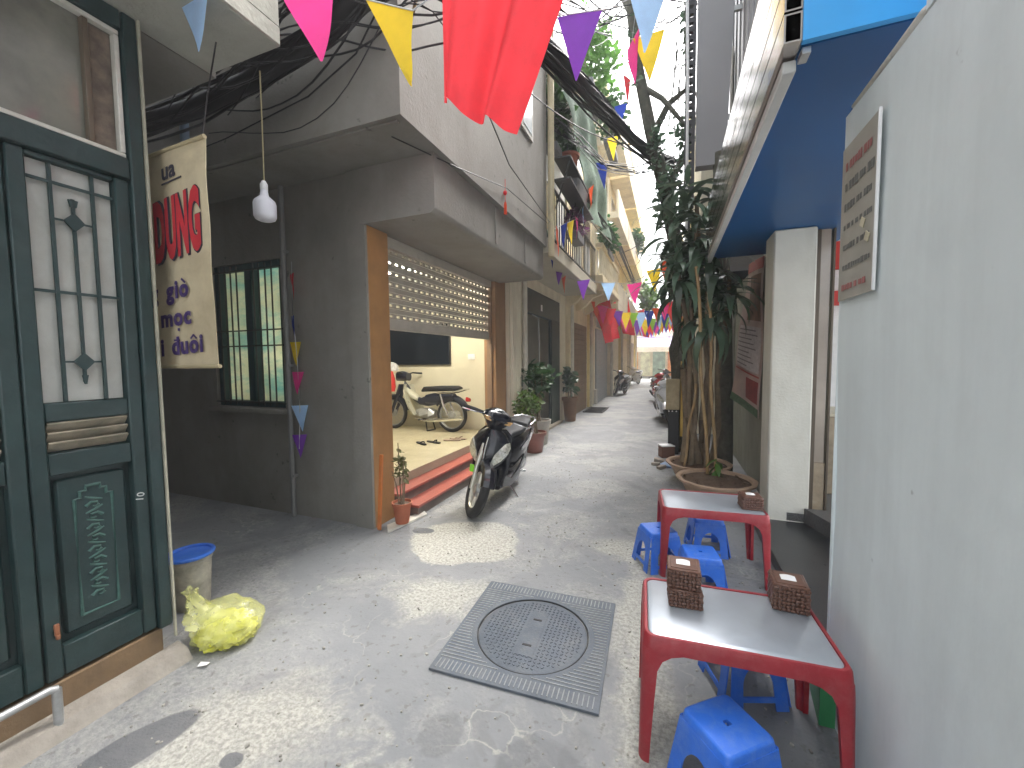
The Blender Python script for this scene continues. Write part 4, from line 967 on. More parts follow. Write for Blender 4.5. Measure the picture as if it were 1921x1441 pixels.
# ------------------------------------------------------------------ tables and stools
TW, TD, TH = .67, .44, .50
def make_table(label, loc, rz):
    t = thing('low_table', label, 'table', loc, rz, 'low red plastic tables along the right wall')
    P = lambda n, b, mat, **k: obj(n, b, mat, t, loc=(0,0,0), **k)
    rim = B()
    def rr(hw, hd, rad, z, n=5):
        o = []
        for cx, cy, a0 in ((hw-rad,hd-rad,0),(-hw+rad,hd-rad,90),(-hw+rad,-hd+rad,180),(hw-rad,-hd+rad,270)):
            for k in range(n+1):
                a = R(a0+90*k/n); o.append((cx+rad*math.cos(a), cy+rad*math.sin(a), z))
        return o
    hw, hd = TW/2, TD/2
    rim.loft([rr(hw+.006,hd+.006,.04,TH-.055), rr(hw+.002,hd+.002,.04,TH-.01), rr(hw-.004,hd-.004,.04,TH), rr(hw-.014,hd-.014,.035,TH), rr(hw-.016,hd-.016,.035,TH-.006), rr(hw-.018,hd-.018,.035,TH-.03), rr(hw-.012,hd-.012,.035,TH-.05)], cap=False)
    P('rim', rim, red_pl)
    P('top', B().loft([rr(hw-.0175,hd-.0175,.035,TH-.02), rr(hw-.0175,hd-.0175,.035,TH-.004), rr(hw-.021,hd-.021,.033,TH-.002)]), ss_top)
    for sx in (-1, 1):      # L-shaped flaring legs with arched tops
        for sy in (-1, 1):
            lg = B(); rings = []
            for z, w, off in ((0,.036,.016),(.1,.042,.014),(.25,.050,.011),(.37,.058,.009),(.41,.075,.008),(.432,.105,.007),(.448,.16,.006)):
                x, y = sx*(hw+off), sy*(hd+off*.8)
                th = .020
                rd = .034; arc = [(x-sx*rd+sx*rd*math.cos(a), y-sy*rd+sy*rd*math.sin(a), z) for a in (R(0),R(22),R(45),R(68),R(90))]
                rings.append(arc+[(x-sx*max(w,rd+.004),y,z),(x-sx*max(w,rd+.004),y-sy*th,z),(x-sx*(th+.01),y-sy*th,z),(x-sx*th,y-sy*(th+.01),z),(x-sx*th,y-sy*max(w,rd+.004),z),(x,y-sy*max(w,rd+.004),z)])
            P('leg', lg.loft(rings), red_pl, smooth=50)
    return t
make_table('near low red plastic table with a steel top against the pale wall', (.245,1.80,0), R(3.5))
make_table('second low red plastic table with a steel top in front of the terracotta pots', (.287,3.24,0), R(5))
def make_stool(label, loc, rz):
    t = thing('plastic_stool', label, 'stool', loc, rz, 'blue plastic stools')
    P = lambda n, b, mat, **k: obj(n, b, mat, t, loc=(0,0,0), **k)
    H = .28; s0 = .103
    def rq(h, rad, z, n=4):
        o = []
        for cx, cy, a0 in ((h-rad,h-rad,0),(-h+rad,h-rad,90),(-h+rad,-h+rad,180),(h-rad,-h+rad,270)):
            for k in range(n+1):
                a = R(a0+90*k/n); o.append((cx+rad*math.cos(a), cy+rad*math.sin(a), z))
        return o
    st = B().loft([rq(s0+.006,.024,H-.035), rq(s0+.002,.024,H-.008), rq(s0-.002,.022,H-.002), rq(s0-.008,.02,H)], cap=False)
    # seat top ring around the small hole
    o_ = rq(s0-.008,.02,H); n = len(o_); i_ = []
    for p in o_:
        a = math.atan2(p[1], p[0]); i_.append((.014*math.cos(a), .014*math.sin(a), H))
    st.loft([o_, i_, [(x*.9,y*.9,H-.012) for x, y, z in i_]], cap=False)
    P('seat', st, blue_pl)
    for k in range(4):     # each side: two splayed legs under an arch, with a low tie
        m = Matrix.Rotation(R(90*k), 4, 'Z'); sd = B(); N_ = 14
        outer = []; 
        def pt(x, z):
            fl = (H-z)*.16; return (x*(1+(H-z)*.95), -(s0+.003)-fl, z)
        arch = []; hw_ = .057
        for q in range(N_+1):
            a = math.pi*q/N_; arch.append((-hw_*math.cos(a), .10+.085*math.sin(a)))
        inner = [(-hw_,.03)] + arch + [(hw_,.03)]
        outer = [(-s0,.0)] + [(-s0, .03+.225*q/8) for q in range(0, 1)]
        def col(x0, x1, z0, z1, nz):     # vertical band
            sd.slab(lambda u, w: pt(x0+(x1-x0)*u, z0+(z1-z0)*w), 1, nz, (0,.006,0), m)
        col(-s0+.002, -hw_, 0, .10, 4); col(hw_, s0-.002, 0, .10, 4)
        sd.slab(lambda u, w: (lambda a: pt(-(hw_+(s0-.002-hw_)*w)*math.cos(a) if False else ( -hw_*math.cos(a)*(1-w) + w*max(-(s0-.002), min(s0-.002, -1.6*s0*math.cos(a)))), (.10+.085*math.sin(a))*(1-w) + w*min(H-.03, .10+.32*math.sin(a))))(math.pi*u), 18, 3, (0,.006,0), m)
        P('side', sd, blue_pl, smooth=60)
        P('tie', B().slab(lambda u, w: pt(-hw_+2*hw_*u, .035+.022*w), 2, 1, (0,.006,0), m), blue_pl)
    return t
make_stool('nearest blue plastic stool with a round hole in its seat, at the bottom edge', (.205,1.515,0), R(40))
make_stool('blue plastic stool pushed under the near table', (.34,2.10,0), R(20))
make_stool('small blue plastic stool left of the second table leg', (-.06,3.17,0), R(28))
make_stool('blue plastic stool behind the second table, closest to the pots', (.30,3.55,0), R(8))
make_stool('blue plastic stool with a big arch between the two tables', (.21,2.86,0), R(10))
# wicker tissue boxes
def make_basket(label, loc, rz, h=.08, w=.125):
    t = thing('wicker_box', label, 'tissue box', loc, rz, 'brown wicker tissue boxes')
    P = lambda n, b, mat, **k: obj(n, b, mat, t, loc=(0,0,0), **k)
    P('core', B().box((0,0,h/2), (w-.004,w-.004,h-.004)), wicker_dk)
    nb = max(4, round(h/.0155)); ns_ = 8; cw = w/ns_; ch = h/nb
    for par_ in (0, 1):      # over-and-under strips of the weave
        wv = B()
        for k in range(4):
            m = Matrix.Rotation(R(90*k), 4, 'Z')
            for r_ in range(nb):
                for c_ in range(ns_):
                    if (r_+c_) % 2 != par_: continue
                    wv.box((-w/2+(c_+.5)*cw, -w/2-.001, (r_+.5)*ch), ((cw*1.18, .008, ch*.74) if par_ == 0 else (cw*.7, .005, ch*1.1)), .0022, m)
        P('weave', wv, wicker, kind='stuff', smooth=60)
    P('lid', B().box((0,0,h+.002), (w+.004,w+.004,.009), .0035), wicker)
    P('lid_rim', B().box((0,0,h+.008), (w-.02,w-.02,.004), .0015), wicker)
    P('tissue', B().slab(lambda u, q: (-.03+.055*u, -.022+.042*q, h+.0105+.007*math.sin(u*3.1)*math.sin(q*2.5)), 6, 4, (0,0,.001)), paper)
    return t
make_basket('lower brown wicker box of the stack on the near table', (.075,1.855,.498), R(4), .07)
make_basket('brown wicker tissue box stacked on top of another on the near table', (.070,1.860,.578), R(0), .075)
make_basket('brown wicker tissue box at the right back corner of the near table', (.485,1.975,.498), R(-3), .105)
make_basket('brown wicker tissue box on the second table near the pots', (.545,3.20,.498), R(5), .085)
gb = thing('green_crate', 'green plastic crate tucked behind the near table leg by the wall', 'crate', (.62,2.0,0))
gpm = M('green_plastic', (.03,.2,.07), .45, var=.15)
obj('side', B().slab(lambda u, w: (.60+.03*u, 1.95+.24*u, .02+.22*w), 4, 4, (.008,0,0)), gpm, gb)
obj('side', B().slab(lambda u, w: (.60+.055*u, 1.945, .02+.22*w), 2, 4, (0,.008,0)), gpm, gb)
obj('rim', B().tube([(.59,1.94,.245),(.63,2.2,.245)], .012, 8), gpm, gb)
# ------------------------------------------------------------------ left row beyond the grey house
def railing(par, x, y0, y1, z0, z1, mat, step=.12):
    obj('rail', B().span((x-.02,y0,z1-.03), (x+.02,y1,z1)), mat, par)
    obj('rail', B().span((x-.015,y0,z0+.04), (x+.015,y1,z0+.065)), mat, par)
    n = int((y1-y0)/step)
    for k in range(n+1):
        obj('baluster', B().span((x-.008,y0+k*(y1-y0)/n-.008,z0), (x+.008,y0+k*(y1-y0)/n+.008,z1-.031)), mat, par)
def window(par, x, y0, y1, z0, z1, fm=None, gm=None, hood=False):
    w_ = obj('window', B().span((x-.005,y0,z0), (x+.03,y1,z1), .004), fm or whitepaint, par)
    n = 2 if y1-y0 > .8 else 1; d = (y1-y0-.1)/n
    for j in range(n): obj('pane', B().span((x+.031,y0+.05+j*d+.02,z0+.07), (x+.036,y0+.05+(j+1)*d-.02,z1-.07)), gm or darkglass, w_)
    if hood: obj('hood', B().span((x+.001,y0-.1,z1+.05), (x+.4,y1+.1,z1+.1)), fm or whitepaint, w_)
    return w_
iron_dk = M('dark_iron', (.03,.03,.03), .5, metal=.4)
# second house: fluted column, dark steel door, planted balcony
h2 = thing('balcony_house', 'cream house with dark green steel door and a planted balcony next to the grey house', 'house', (-4,8.4,0))
XB = -2.5
obj('wall', B().span((-6,6.62,0), (XB,7.02,3.15)), cream3, h2)
obj('wall', B().span((-6,9.72,0), (XB,10.3,3.15)), cream3, h2)
obj('wall', B().span((-6,7.021,2.92), (XB-.02,9.719,3.15)), cream3, h2)
obj('upper_wall', B().span((-6,6.62,3.4), (XB,10.3,6.6)), palegrey, h2)
obj('balcony_slab', B().span((-6,6.03,3.16), (-1.70,10.3,3.395), .01), M('balcony_plaster', (.46,.42,.33), .8, var=.12, vs=2, world=True, dirt=(.3,.27,.2), dirt_amt=.5), h2)
col = B()
for k in range(5): col.tube([(-2.46,6.36+k*.085,0),(-2.46,6.36+k*.085,3.155)], .043, 8)
obj('fluted_column', col, cream3, h2)
obj('column_back', B().span((-2.6,6.28,0), (-2.47,6.76,3.155)), cream3, h2)
obj('white_downpipe', B().tube([(-2.40,6.86,0),(-2.40,6.86,3.155)], .05, 10), M('dirty_white_pipe', (.6,.57,.48), .5, dirt=(.35,.3,.22), dirt_amt=.6), h2)
for z in (.8,1.5,2.2): obj('pipe_joint', B().tube([(-2.40,6.86,z),(-2.40,6.86,z+.06)], .057, 10), M('dirty_white_pipe', (.6,.57,.48)), h2)
dr = obj('steel_door', B().span((-2.62,7.03,2.45), (-2.50,9.71,2.915), .004), dkgreen, h2)
obj('number_plate', B().box((-2.494,8.2,2.62), (.008,.10,.13), .002), whitep, dr)
obj('door_leaf', B().span((-2.58,9.0,.02), (-2.50,9.71,2.445), .006), dkgreen, dr)
obj('door_leaf', B().box((-2.85,7.08,1.23), (.62,.05,2.42), .006), dkgreen, dr)
obj('interior_shade_block', B().span((-5.9,7.03,0.0), (-3.6,9.7,2.9)), dark, h2)  # solid black block paints in the shade of the unlit room
obj('door_chain', B().tube([(-2.56,7.75,2.44),(-2.5,8.0,2.40),(-2.5,8.02,1.2)], .012, 6), M('pale_cord', (.5,.5,.48), .6), dr)
obj('door_sill', B().span((-2.6,7.03,0), (-2.42,9.71,.06), .006), M('worn_sill', (.3,.26,.2), .8), h2)
obj('corner_pipe', B().tube([(-1.68,6.04,3.1),(-1.68,6.04,6.5)], .05, 10), M('cream_pipe', (.6,.52,.33), .6, dirt=(.4,.33,.2), dirt_amt=.5), h2)
railing(h2, -1.74, 6.1, 10.25, 3.397, 4.25, iron_dk, .16)
for y in (6.9, 8.4): window(h2, XB, y, y+1.0, 3.5, 5.4)
obj('roof_edge', B().span((-6,6.0,6.6), (-1.9,10.3,6.72)), palegrey, h2)
# green shade net
net_m = M('shade_net', (.24,.34,.26), .85, var=.3, vs=14, transl=.4, dirt=(.36,.43,.36), dirt_amt=.5, dirt_scale=4)
nt_ = thing('shade_net', 'grey-green shade net draped down from the planted balcony', 'net', (-1.6,8,4.6))
a_, b_, c_, d_ = [Vector(q) for q in ((-1.5,6.0,5.45),(-1.5,8.1,6.5),(-1.45,8.2,4.25),(-1.45,11.2,4.6))]
def netf(u, w):
    q = a_.lerp(b_, u).lerp(c_.lerp(d_, u), w); q.x += .05*math.sin(u*12+w*5)+.03*math.sin(w*14); return tuple(q)
obj('netting', B().slab(netf, 30, 24, (.002,0,0)), net_m, nt_)
obj('rope', B().tube([a_, b_], .012, 6), M('pale_cord', (.5,.5,.48)), nt_)
obj('rope', B().tube([c_, d_], .012, 6), M('pale_cord', (.5,.5,.48)), nt_)

def foliage(c, rad, n, L, rs, flat=.5, stem=False):
    b = B(); r_ = random.Random(rs)
    for _ in range(n):
        while True:
            p = Vector((r_.uniform(-1,1), r_.uniform(-1,1), r_.uniform(-1,1)))
            if p.length < 1: break
        # cluster: push to lumpy shells
        q = Vector((p.x*rad[0], p.y*rad[1], p.z*rad[2])) * (.75+.35*math.sin(p.x*5+rs)*math.sin(p.y*6)*math.sin(p.z*5+1))
        e = Euler((r_.uniform(-1,1), r_.uniform(-1,1), r_.uniform(0,6.28))); m = Matrix.Translation(Vector(c)+q) @ e.to_matrix().to_4x4()
        l = L*r_.uniform(.6,1.3); w = l*.3
        b.add([(0,0,0),(w,l*.35,.02*l),(w*.8,l*.7,-.03*l),(0,l,-.15*l),(-w*.8,l*.7,-.03*l),(-w,l*.35,.02*l),(0,l*.5,-.06*l)], [(0,1,6),(1,2,6),(2,3,6),(3,4,6),(4,5,6),(5,0,6)], m)
    return b
def pot(par, c, r, h, mat, nm='pot'):
    obj(nm, B().lathe([(0,.001),(r*.68,.001),(r*.72,.01),(r*.93,h*.86),(r*1.06,h*.86),(r*1.08,h),(r*.98,h),(r*.94,h*.9),(0,h*.88)], 26, c), mat, par)
    obj('soil', B().lathe([(0,h*.905),(r*.5,h*.91),(r*.93,h*.895)], 20, c, cap=False), soil, par)
def potplant(name, label, cat, c, r, h, potm, fc, frad, n, L, rs, lm, stems=4, group=None):
    t = thing(name, label, cat, c, group=group)
    pot(t, c, r, h, potm)
    st = B(); q = random.Random(rs)
    for k in range(stems):
        e = Vector(fc)+Vector((q.uniform(-.6,.6)*frad[0], q.uniform(-.6,.6)*frad[1], q.uniform(0,.6)*frad[2])); s_ = Vector(c)+Vector((q.uniform(-.3,.3)*r, q.uniform(-.3,.3)*r, h*.85))
        st.tube([s_, s_.lerp(e,.5)+Vector((q.uniform(-.04,.04),q.uniform(-.04,.04),.03)), e], [.012,.009,.005], 6)
    obj('stem', st, bark, t)
    obj('foliage', foliage(fc, frad, n, L, rs), lm, t, kind='stuff', smooth=0)
    return t
whitepot = M('pale_square_pot', (.42,.4,.35), .7, var=.15, dirt=(.28,.25,.2), dirt_amt=.5)
redpot = M('red_brown_glazed_pot', (.22,.08,.06), .4, var=.2)
potplant('potted_shrub', 'bushy green shrub in a red-brown pot right behind the scooter', 'plant', (-2.1,6.42,0), .20, .34, redpot, (-2.2,6.35,.78), (.30,.32,.34), 420, .085, 5, leaf_lt, 6)
potplant('potted_palm', 'taller leafy palm in a pale pot by the dark steel door', 'plant', (-2.2,7.05,0), .2, .45, whitepot, (-2.25,7.05,1.18), (.36,.46,.36), 320, .15, 9, leaf_m, 7)
potplant('tall_brown_pot', 'tall brown pot with upright spiky leaves beside the pilaster', 'plant', (-2.3,9.95,0), .19, .6, M('brown_pot', (.2,.11,.06), .7, var=.2), (-2.3,9.95,1.0), (.14,.14,.38), 120, .2, 12, leaf_dk, 5)
# small pot at the orange pier
t = thing('potted_dry_plant', 'terracotta pot with a thin half-dry plant at the foot of the orange pier', 'plant', (-2.335,3.12,.02))
pot(t, (-2.335,3.12,.022), .088, .2, terracotta)
st = B()
for k, (dx, dy, zt) in enumerate(((-.02,.0,.78),(.02,.03,.6),(-.05,-.03,.52),(.04,-.02,.66))):
    st.tube([(-2.335+dx*.4,3.12+dy*.4,.19),(-2.335+dx*.8,3.12+dy,.4),(-2.335+dx*1.4,3.12+dy*1.5,zt)], [.008,.006,.004], 6)
obj('stem', st, bark, t)
obj('foliage', foliage((-2.34,3.12,.56), (.07,.07,.2), 70, .06, 31), M('dry_leaf', (.12,.12,.04), .6, transl=.2), t, kind='stuff', smooth=0)

# third house: slatted wooden door, ornate cream balcony
h3 = thing('ochre_house', 'ochre house with a slatted wooden door and carved balcony brackets', 'house', (-4,12,0))
obj('wall', B().span((-6,10.31,0), (-2.45,13.9,9.0)), cream, h3)
obj('pilaster', B().span((-2.6,10.31,0), (-2.38,10.55,3.5), .01), cream, h3)
obj('pilaster', B().span((-2.6,13.0,0), (-2.38,13.3,3.5), .01), cream2, h3)
obj('downpipe', B().tube([(-2.36,10.44,0),(-2.36,10.44,3.44)], .055, 8), M('dirty_white_pipe', (.6,.57,.48)), h3)
obj('downpipe', B().tube([(-2.34,13.12,0),(-2.34,13.12,3.44)], .05, 8), M('dirty_white_pipe', (.6,.57,.48)), h3)
d3 = obj('wooden_door', B().span((-2.46,10.75,0), (-2.43,12.75,2.55)), wood2, h3)
for k in range(17): obj('slat', B().span((-2.429,10.80,.06+k*.146), (-2.41,12.70,.06+k*.146+.125), .004), wood2, d3)
obj('balcony_slab', B().span((-2.449,10.32,3.45), (-1.55,13.9,3.65), .02), cream, h3)
for y in (10.5, 11.6, 12.7, 13.7):
    obj('bracket', B().prism([(0,0),(.75,0),(.72,-.12),(.45,-.2),(.25,-.42),(.05,-.55),(0,-.55)], .18, frame_mtx((-2.449,y,3.449),(1,0,0),(0,0,1))), cream, h3)
for k in range(12): obj('baluster', B().lathe([(.05,0),(.07,.1),(.04,.3),(.065,.5),(.05,.66)], 10, (-1.64,10.5+k*.29,3.652)), cream3, h3)
obj('balcony_rail', B().span((-1.74,10.32,4.313), (-1.55,13.9,4.42), .01), cream, h3)
for y in (10.9, 12.4): window(h3, -2.45, y, y+1.0, 3.9, 5.9, hood=True); window(h3, -2.45, y, y+1.0, 6.8, 8.3, hood=True)
obj('cornice', B().span((-6,10.31,9.0), (-2.1,13.9,9.2)), cream3, h3)
spec = [('grey shutter', 13.92, 17.6, 10.5, cream3, M('grey_shutter', (.34,.36,.38), .45, metal=.3, var=.1)),
        ('pale green', 17.62, 21.5, 11.5, cream, cream3), ('tall yellow', 21.52, 26.0, 12.5, cream2, cream), ('last ivory', 26.02, 31.0, 10.5, cream3, wood2)]
for i, (nm, ya, yb, hh, wm, dm) in enumerate(spec):
    h = thing('row_house', ['cream house with a grey roller shutter on its ground floor', 'cream house with wide doors in the middle of the left row', 'tall yellow house far up the left row', 'last ivory house at the end of the left row'][i], 'house', (-4,ya,0), group='far houses of the left row')
    obj('wall', B().span((-6,ya,0), (-2.4,yb,hh)), wm, h)
    dd = obj('shutter' if i == 0 else 'door', B().span((-2.41,ya+.3,0), (-2.37,yb-.7,2.6)), dm, h)
    for k in range(16): obj('slat', B().span((-2.369,ya+.33,.03+k*.16), (-2.355,yb-.73,.03+k*.16+.14), .004), dm, dd)
    obj('pilaster', B().span((-2.5,yb-.4,0), (-2.25,yb-.02,3.2)), cream2 if i % 2 else cream3, h)
    for z in (3.2, 6.2, 9.0):
        if z > hh-1: continue
        obj('balcony_slab', B().span((-2.399,ya+.1,z), (-1.6,yb-.1,z+.2), .01), wm, h)
        obj('balcony_front', B().span((-1.68,ya+.1,z+.201), (-1.605,yb-.1,z+.9), .01), [cream3, palegrey, cream2, cream][i], h)
        window(h, -2.4, ya+.6, ya+1.7, z+.4, z+2.3); window(h, -2.4, yb-1.8, yb-.7, z+.4, z+2.3)
    obj('downpipe', B().tube([(-2.2,yb-.5,0),(-2.2,yb-.5,3.19)], .06, 8), M('dirty_white_pipe', (.6,.57,.48)), h)
    obj('plinth', B().span((-2.405,ya+.02,0), (-2.3,ya+.28,.5), .01), palegrey, h)
    obj('sign_board', B().span((-2.399,ya+.5,2.68), (-2.33,yb-1.0,3.05), .006), [palegrey, cream2, cream3, cream][i], h)
    obj('cornice', B().span((-6,ya,hh), (-2.0,yb,hh+.2)), cream3, h)
# end of the alley: shop across the street
eh = thing('end_house', 'pale cream shop house facing the end of the alley', 'house', (-1,37,0))
obj('wall', B().span((-9,37,0), (9,42,4.6)), M('pale_far_wall', (.86,.84,.76), .8, var=.04), eh)  # front is backlit; wall and shopfront whitened to paint in the far glare
obj('shop_front', B().span((-4,36.95,0), (3,36.99,2.6)), M('orange_shop', (.82,.7,.5), .6, var=.3, vs=1.5), eh)
for k_, (x0_, x1_, c_) in enumerate(((-3.9,-2.5,(.85,.4,.1)),(-2.3,-1.5,(.8,.75,.5)),(-1.3,-.3,(.35,.45,.35)),(-.1,.7,(.8,.3,.12)),(.9,2.2,(.4,.4,.45)))):
    obj('shop_opening', B().span((x0_,36.90,.05), (x1_,36.945,2.1+.1*k_), .01), M('shop_opening_%d' % k_, c_, .6, var=.4, vs=2.5), eh)
obj('awning', B().add([(-4,36.9,3.4),(3,36.9,3.4),(3,33.2,2.45),(-4,33.2,2.45),(-4,36.9,3.36),(3,36.9,3.36),(3,33.2,2.41),(-4,33.2,2.41)], [(0,1,2,3),(7,6,5,4),(0,3,7,4),(1,5,6,2),(3,2,6,7),(0,4,5,1)]), M('lilac_awning', (.3,.25,.42), .7, transl=.15), eh)
obj('awning_valance', B().span((-4,33.18,2.05), (3,33.198,2.45)), M('white_valance', (.75,.7,.65), .7, transl=.3), eh)
# metal ramp on the ground
rg_ = thing('steel_ramp', 'flat steel ramp grille lying by the ochre house door', 'ramp', (-2.0,12.2,0))
for k in range(7): obj('bar', B().span((-2.3,11.6+k*.2,.01), (-1.75,11.64+k*.2,.03)), iron_dk, rg_)
for x in (-2.3,-1.77): obj('rail', B().span((x,11.55,.031), (x+.03,12.9,.045)), iron_dk, rg_)

# balcony plants and trailing greenery
GP = 'plants on the balconies'
def bplant(label, c, rad, n, L, rs, lm, name='balcony_plant'):
    t = thing(name, label, 'plant', (c[0],c[1],c[2]-rad[2]), group=GP)
    obj('trough', B().box((c[0],c[1],c[2]-rad[2]), (.2,rad[1]*1.1,.14), .01), M('grey_trough', (.16,.16,.17), .6), t)
    q = random.Random(rs); st = B()
    for k in range(5): st.tube([(c[0],c[1]+q.uniform(-.5,.5)*rad[1],c[2]-rad[2]), (c[0]+q.uniform(-.3,.3)*rad[0],c[1]+q.uniform(-.6,.6)*rad[1],c[2]+q.uniform(-.2,.5)*rad[2])], [.012,.006], 5)
    obj('stem', st, bark, t)
    obj('foliage', foliage(c, rad, n, L, rs), lm, t, kind='stuff', smooth=0)
bplant('weeping grassy plant behind the shade net at the corner of the grey house', (-1.75,6.45,5.45), (.22,.3,.6), 420, .16, 41, leaf_m)
bplant('big bright bush on the roof terrace above the shade net', (-1.5,8.6,7.6), (.6,1.1,.8), 900, .14, 42, leaf_lt)
bplant('bush overhanging from the terrace between net and sky', (-1.35,10.2,7.2), (.45,1.0,.7), 600, .14, 43, leaf_m)
bplant('green plant on the carved balcony of the ochre house', (-1.6,11.6,4.9), (.28,.9,.5), 500, .14, 44, leaf_m)
bplant('purple-tinged plant in a grey trough on the near balcony', (-1.62,7.5,4.05), (.2,.5,.3), 260, .10, 45, M('purple_leaf', (.16,.06,.14), .5, transl=.3))
bplant('leafy bush high on the yellow house far up the row', (-1.7,22.5,7.6), (.5,1.6,.7), 500, .25, 46, leaf_m)
bplant('bright green bush low on a far balcony above the bunting', (-1.2,26,5.2), (.6,2.2,1.0), 700, .28, 47, leaf_lt)
hp = thing('hanging_pot', 'terracotta pot hanging in front of the shade net', 'pot', (-1.66,6.95,4.9), group=GP)
pot(hp, (-1.62,6.95,4.72), .17, .26, terracotta)
obj('wire', B().tube([(-1.62,6.82,4.97),(-1.62,6.95,5.6),(-1.62,7.08,4.97)], .006, 5), cable_m, hp)
obj('foliage', foliage((-1.62,6.95,5.15), (.16,.18,.22), 160, .13, 51), leaf_m, hp, kind='stuff', smooth=0)
rk = thing('balcony_rack', 'dark iron shelf rack with a grey trough bolted to the balcony front', 'rack', (-1.6,7.0,4.2))
for z in (4.28, 4.6): obj('shelf', B().span((-1.68,6.2,z), (-1.42,8.2,z+.03)), iron_dk, rk)
for y in (6.3,7.2,8.1): obj('strut', B().tube([(-1.68,y,3.9),(-1.45,y,4.6)], .012, 6), iron_dk, rk)
obj('trough', B().loft([sup((-1.52,7.2,4.31), .09,.4, 16, 5, 'xy'), sup((-1.52,7.2,4.52), .12,.45, 16, 5, 'xy')]), M('grey_trough', (.16,.16,.17), .6), rk)

# ------------------------------------------------------------------ right: pots and trees
bowl_m = M('pale_clay_bowl', (.42,.29,.2), .8, var=.15, vs=10, bump=.2, bs=50, dirt=(.28,.2,.14), dirt_amt=.5, dirt_scale=6)
def bowl(label, c, r, h):
    t = thing('plant_bowl', label, 'pot', c, group='wide clay bowls by the right wall')
    n = 48; prof = [(0,.001),(r*.6,.001),(r*.65,.01),(r*.95,h*.85),(r*1.04,h*.88),(r*1.06,h*.97),(r*1.0,h),(r*.93,h*.97),(r*.9,h*.86)]
    rings = [[(c[0]+q*(1+.012*math.cos(12*2*math.pi*k/n)*(1 if q > r*.9 else 0))*math.cos(2*math.pi*k/n), c[1]+q*(1+.012*math.cos(12*2*math.pi*k/n)*(1 if q > r*.9 else 0))*math.sin(2*math.pi*k/n), c[2]+z) for k in range(n)] for q, z in prof]
    obj('bowl', B().loft(rings), bowl_m, t)
    sb = B(); q = random.Random(5)
    sb.grid(lambda u, w: (c[0]+r*.9*w*math.cos(6.2832*u), c[1]+r*.9*w*math.sin(6.2832*u), c[2]+h*.86+.02*math.sin(u*40+w*9)*w*(1-w)+.05*(1-w)), 40, 10)
    for _ in range(60):
        a, d = q.uniform(0,6.28), q.uniform(.1,.85)*r; sb.box((c[0]+d*math.cos(a), c[1]+d*math.sin(a), c[2]+h*.89), (q.uniform(.015,.05),q.uniform(.015,.04),.02), .004, rot=(q.random(),q.random(),q.random()))
    obj('soil', sb, soil, t)
    return t
bowl('front wide clay bowl of dry soil between second table and bamboo stakes', (.485,4.80,0), .375, .26)
bowl('rear wide clay bowl partly hidden behind the front one', (.36,5.52,0), .36, .25)
sp = thing('seedling', 'small bright green seedling sprouting in the front clay bowl', 'plant', (.50,4.86,.24))
obj('stem', B().tube([(.50,4.86,.24),(.5,4.86,.34),(.49,4.85,.45)], [.006,.005,.003], 6), leaf_lt, sp)
lfm = None
def leaf_mesh(L, w, droop, nm, mat, fold=.2):
    b = B(); n = 7; rows = []
    for k in range(n+1):
        t = k/n; y = L*(math.sin(t*droop)/droop); z = L*((math.cos(t*droop)-1)/droop); hw = w*math.sin(math.pi*min(1, .12+.88*t)**.8)*(1 if t < .98 else .1)
        rows.append([(-hw,y,z+hw*fold),(0,y,z),(hw,y,z+hw*fold)])
    v = [p for r_ in rows for p in r_]
    f = [(3*k+i,3*k+i+1,3*k+3+i+1,3*k+3+i) for k in range(n) for i in (0,1)]
    return b.add(v, f).mesh(nm, mat, 60)
sl_m = leaf_mesh(.16,.03,.7,'leaf',leaf_lt)
for k in range(7): obj('leaf', sl_m, leaf_lt, sp, loc=(0,0,.05+.025*k), rot=(R(-50+5*k),0,R(k*137)))
# dracaena: bundled dry canes, drooping strap leaves
q = random.Random(21)
dt = thing('dracaena_tree', 'tall dracaena with dry canes and drooping dark strap leaves by the right wall', 'tree', (.36,5.35,.2))
heads = []
for k, (bx, by, tx, ty, tz, r0) in enumerate(((.19,5.5,.20,5.45,2.9,.045),(.26,5.58,.30,5.5,3.5,.04),(.34,5.45,.12,5.2,2.55,.035),(.42,5.55,.45,5.35,2.75,.045),(.47,5.4,.40,5.15,2.2,.035),(.30,5.38,.25,5.25,3.1,.03),(.52,5.6,.62,5.3,2.45,.035))):
    pts = [(bx+(tx-bx)*t+.03*math.sin(t*9+k), by+(ty-by)*t+.02*math.cos(t*7+k), .22+(tz-.22)*t) for t in [i/9 for i in range(10)]]
    obj('trunk', B().tube(pts, [r0*(1.15-.5*i/9)+.003*math.sin(i*4) for i in range(10)], 9), bark, dt)
    heads.append(Vector(pts[-1]))
dleaf = [leaf_mesh(L, w, dr_, 'leaf', leaf_dk) for L, w, dr_ in ((.56,.042,1.9),(.64,.048,2.1),(.46,.038,1.5))]
heads += [Vector((.05,5.3,3.3)), Vector((.3,5.3,2.35)), Vector((.52,5.2,2.6)), Vector((.1,5.15,2.7)), Vector((.35,5.25,3.15)), Vector((.02,5.5,2.95)), Vector((.18,5.4,3.7))]
cnt = 0
for hi, hd_ in enumerate(heads):
    for k in range(17):
        az = R(k*137.5+hi*40); el = R(q.uniform(-20,65)); o_ = hd_ - Vector((0,0,q.uniform(0,.45)))
        obj('leaf', q.choice(dleaf), leaf_dk, dt, loc=o_-Vector(dt.location), rot=(el,0,az), scale=[q.uniform(.75,1.15)]*3); cnt += 1
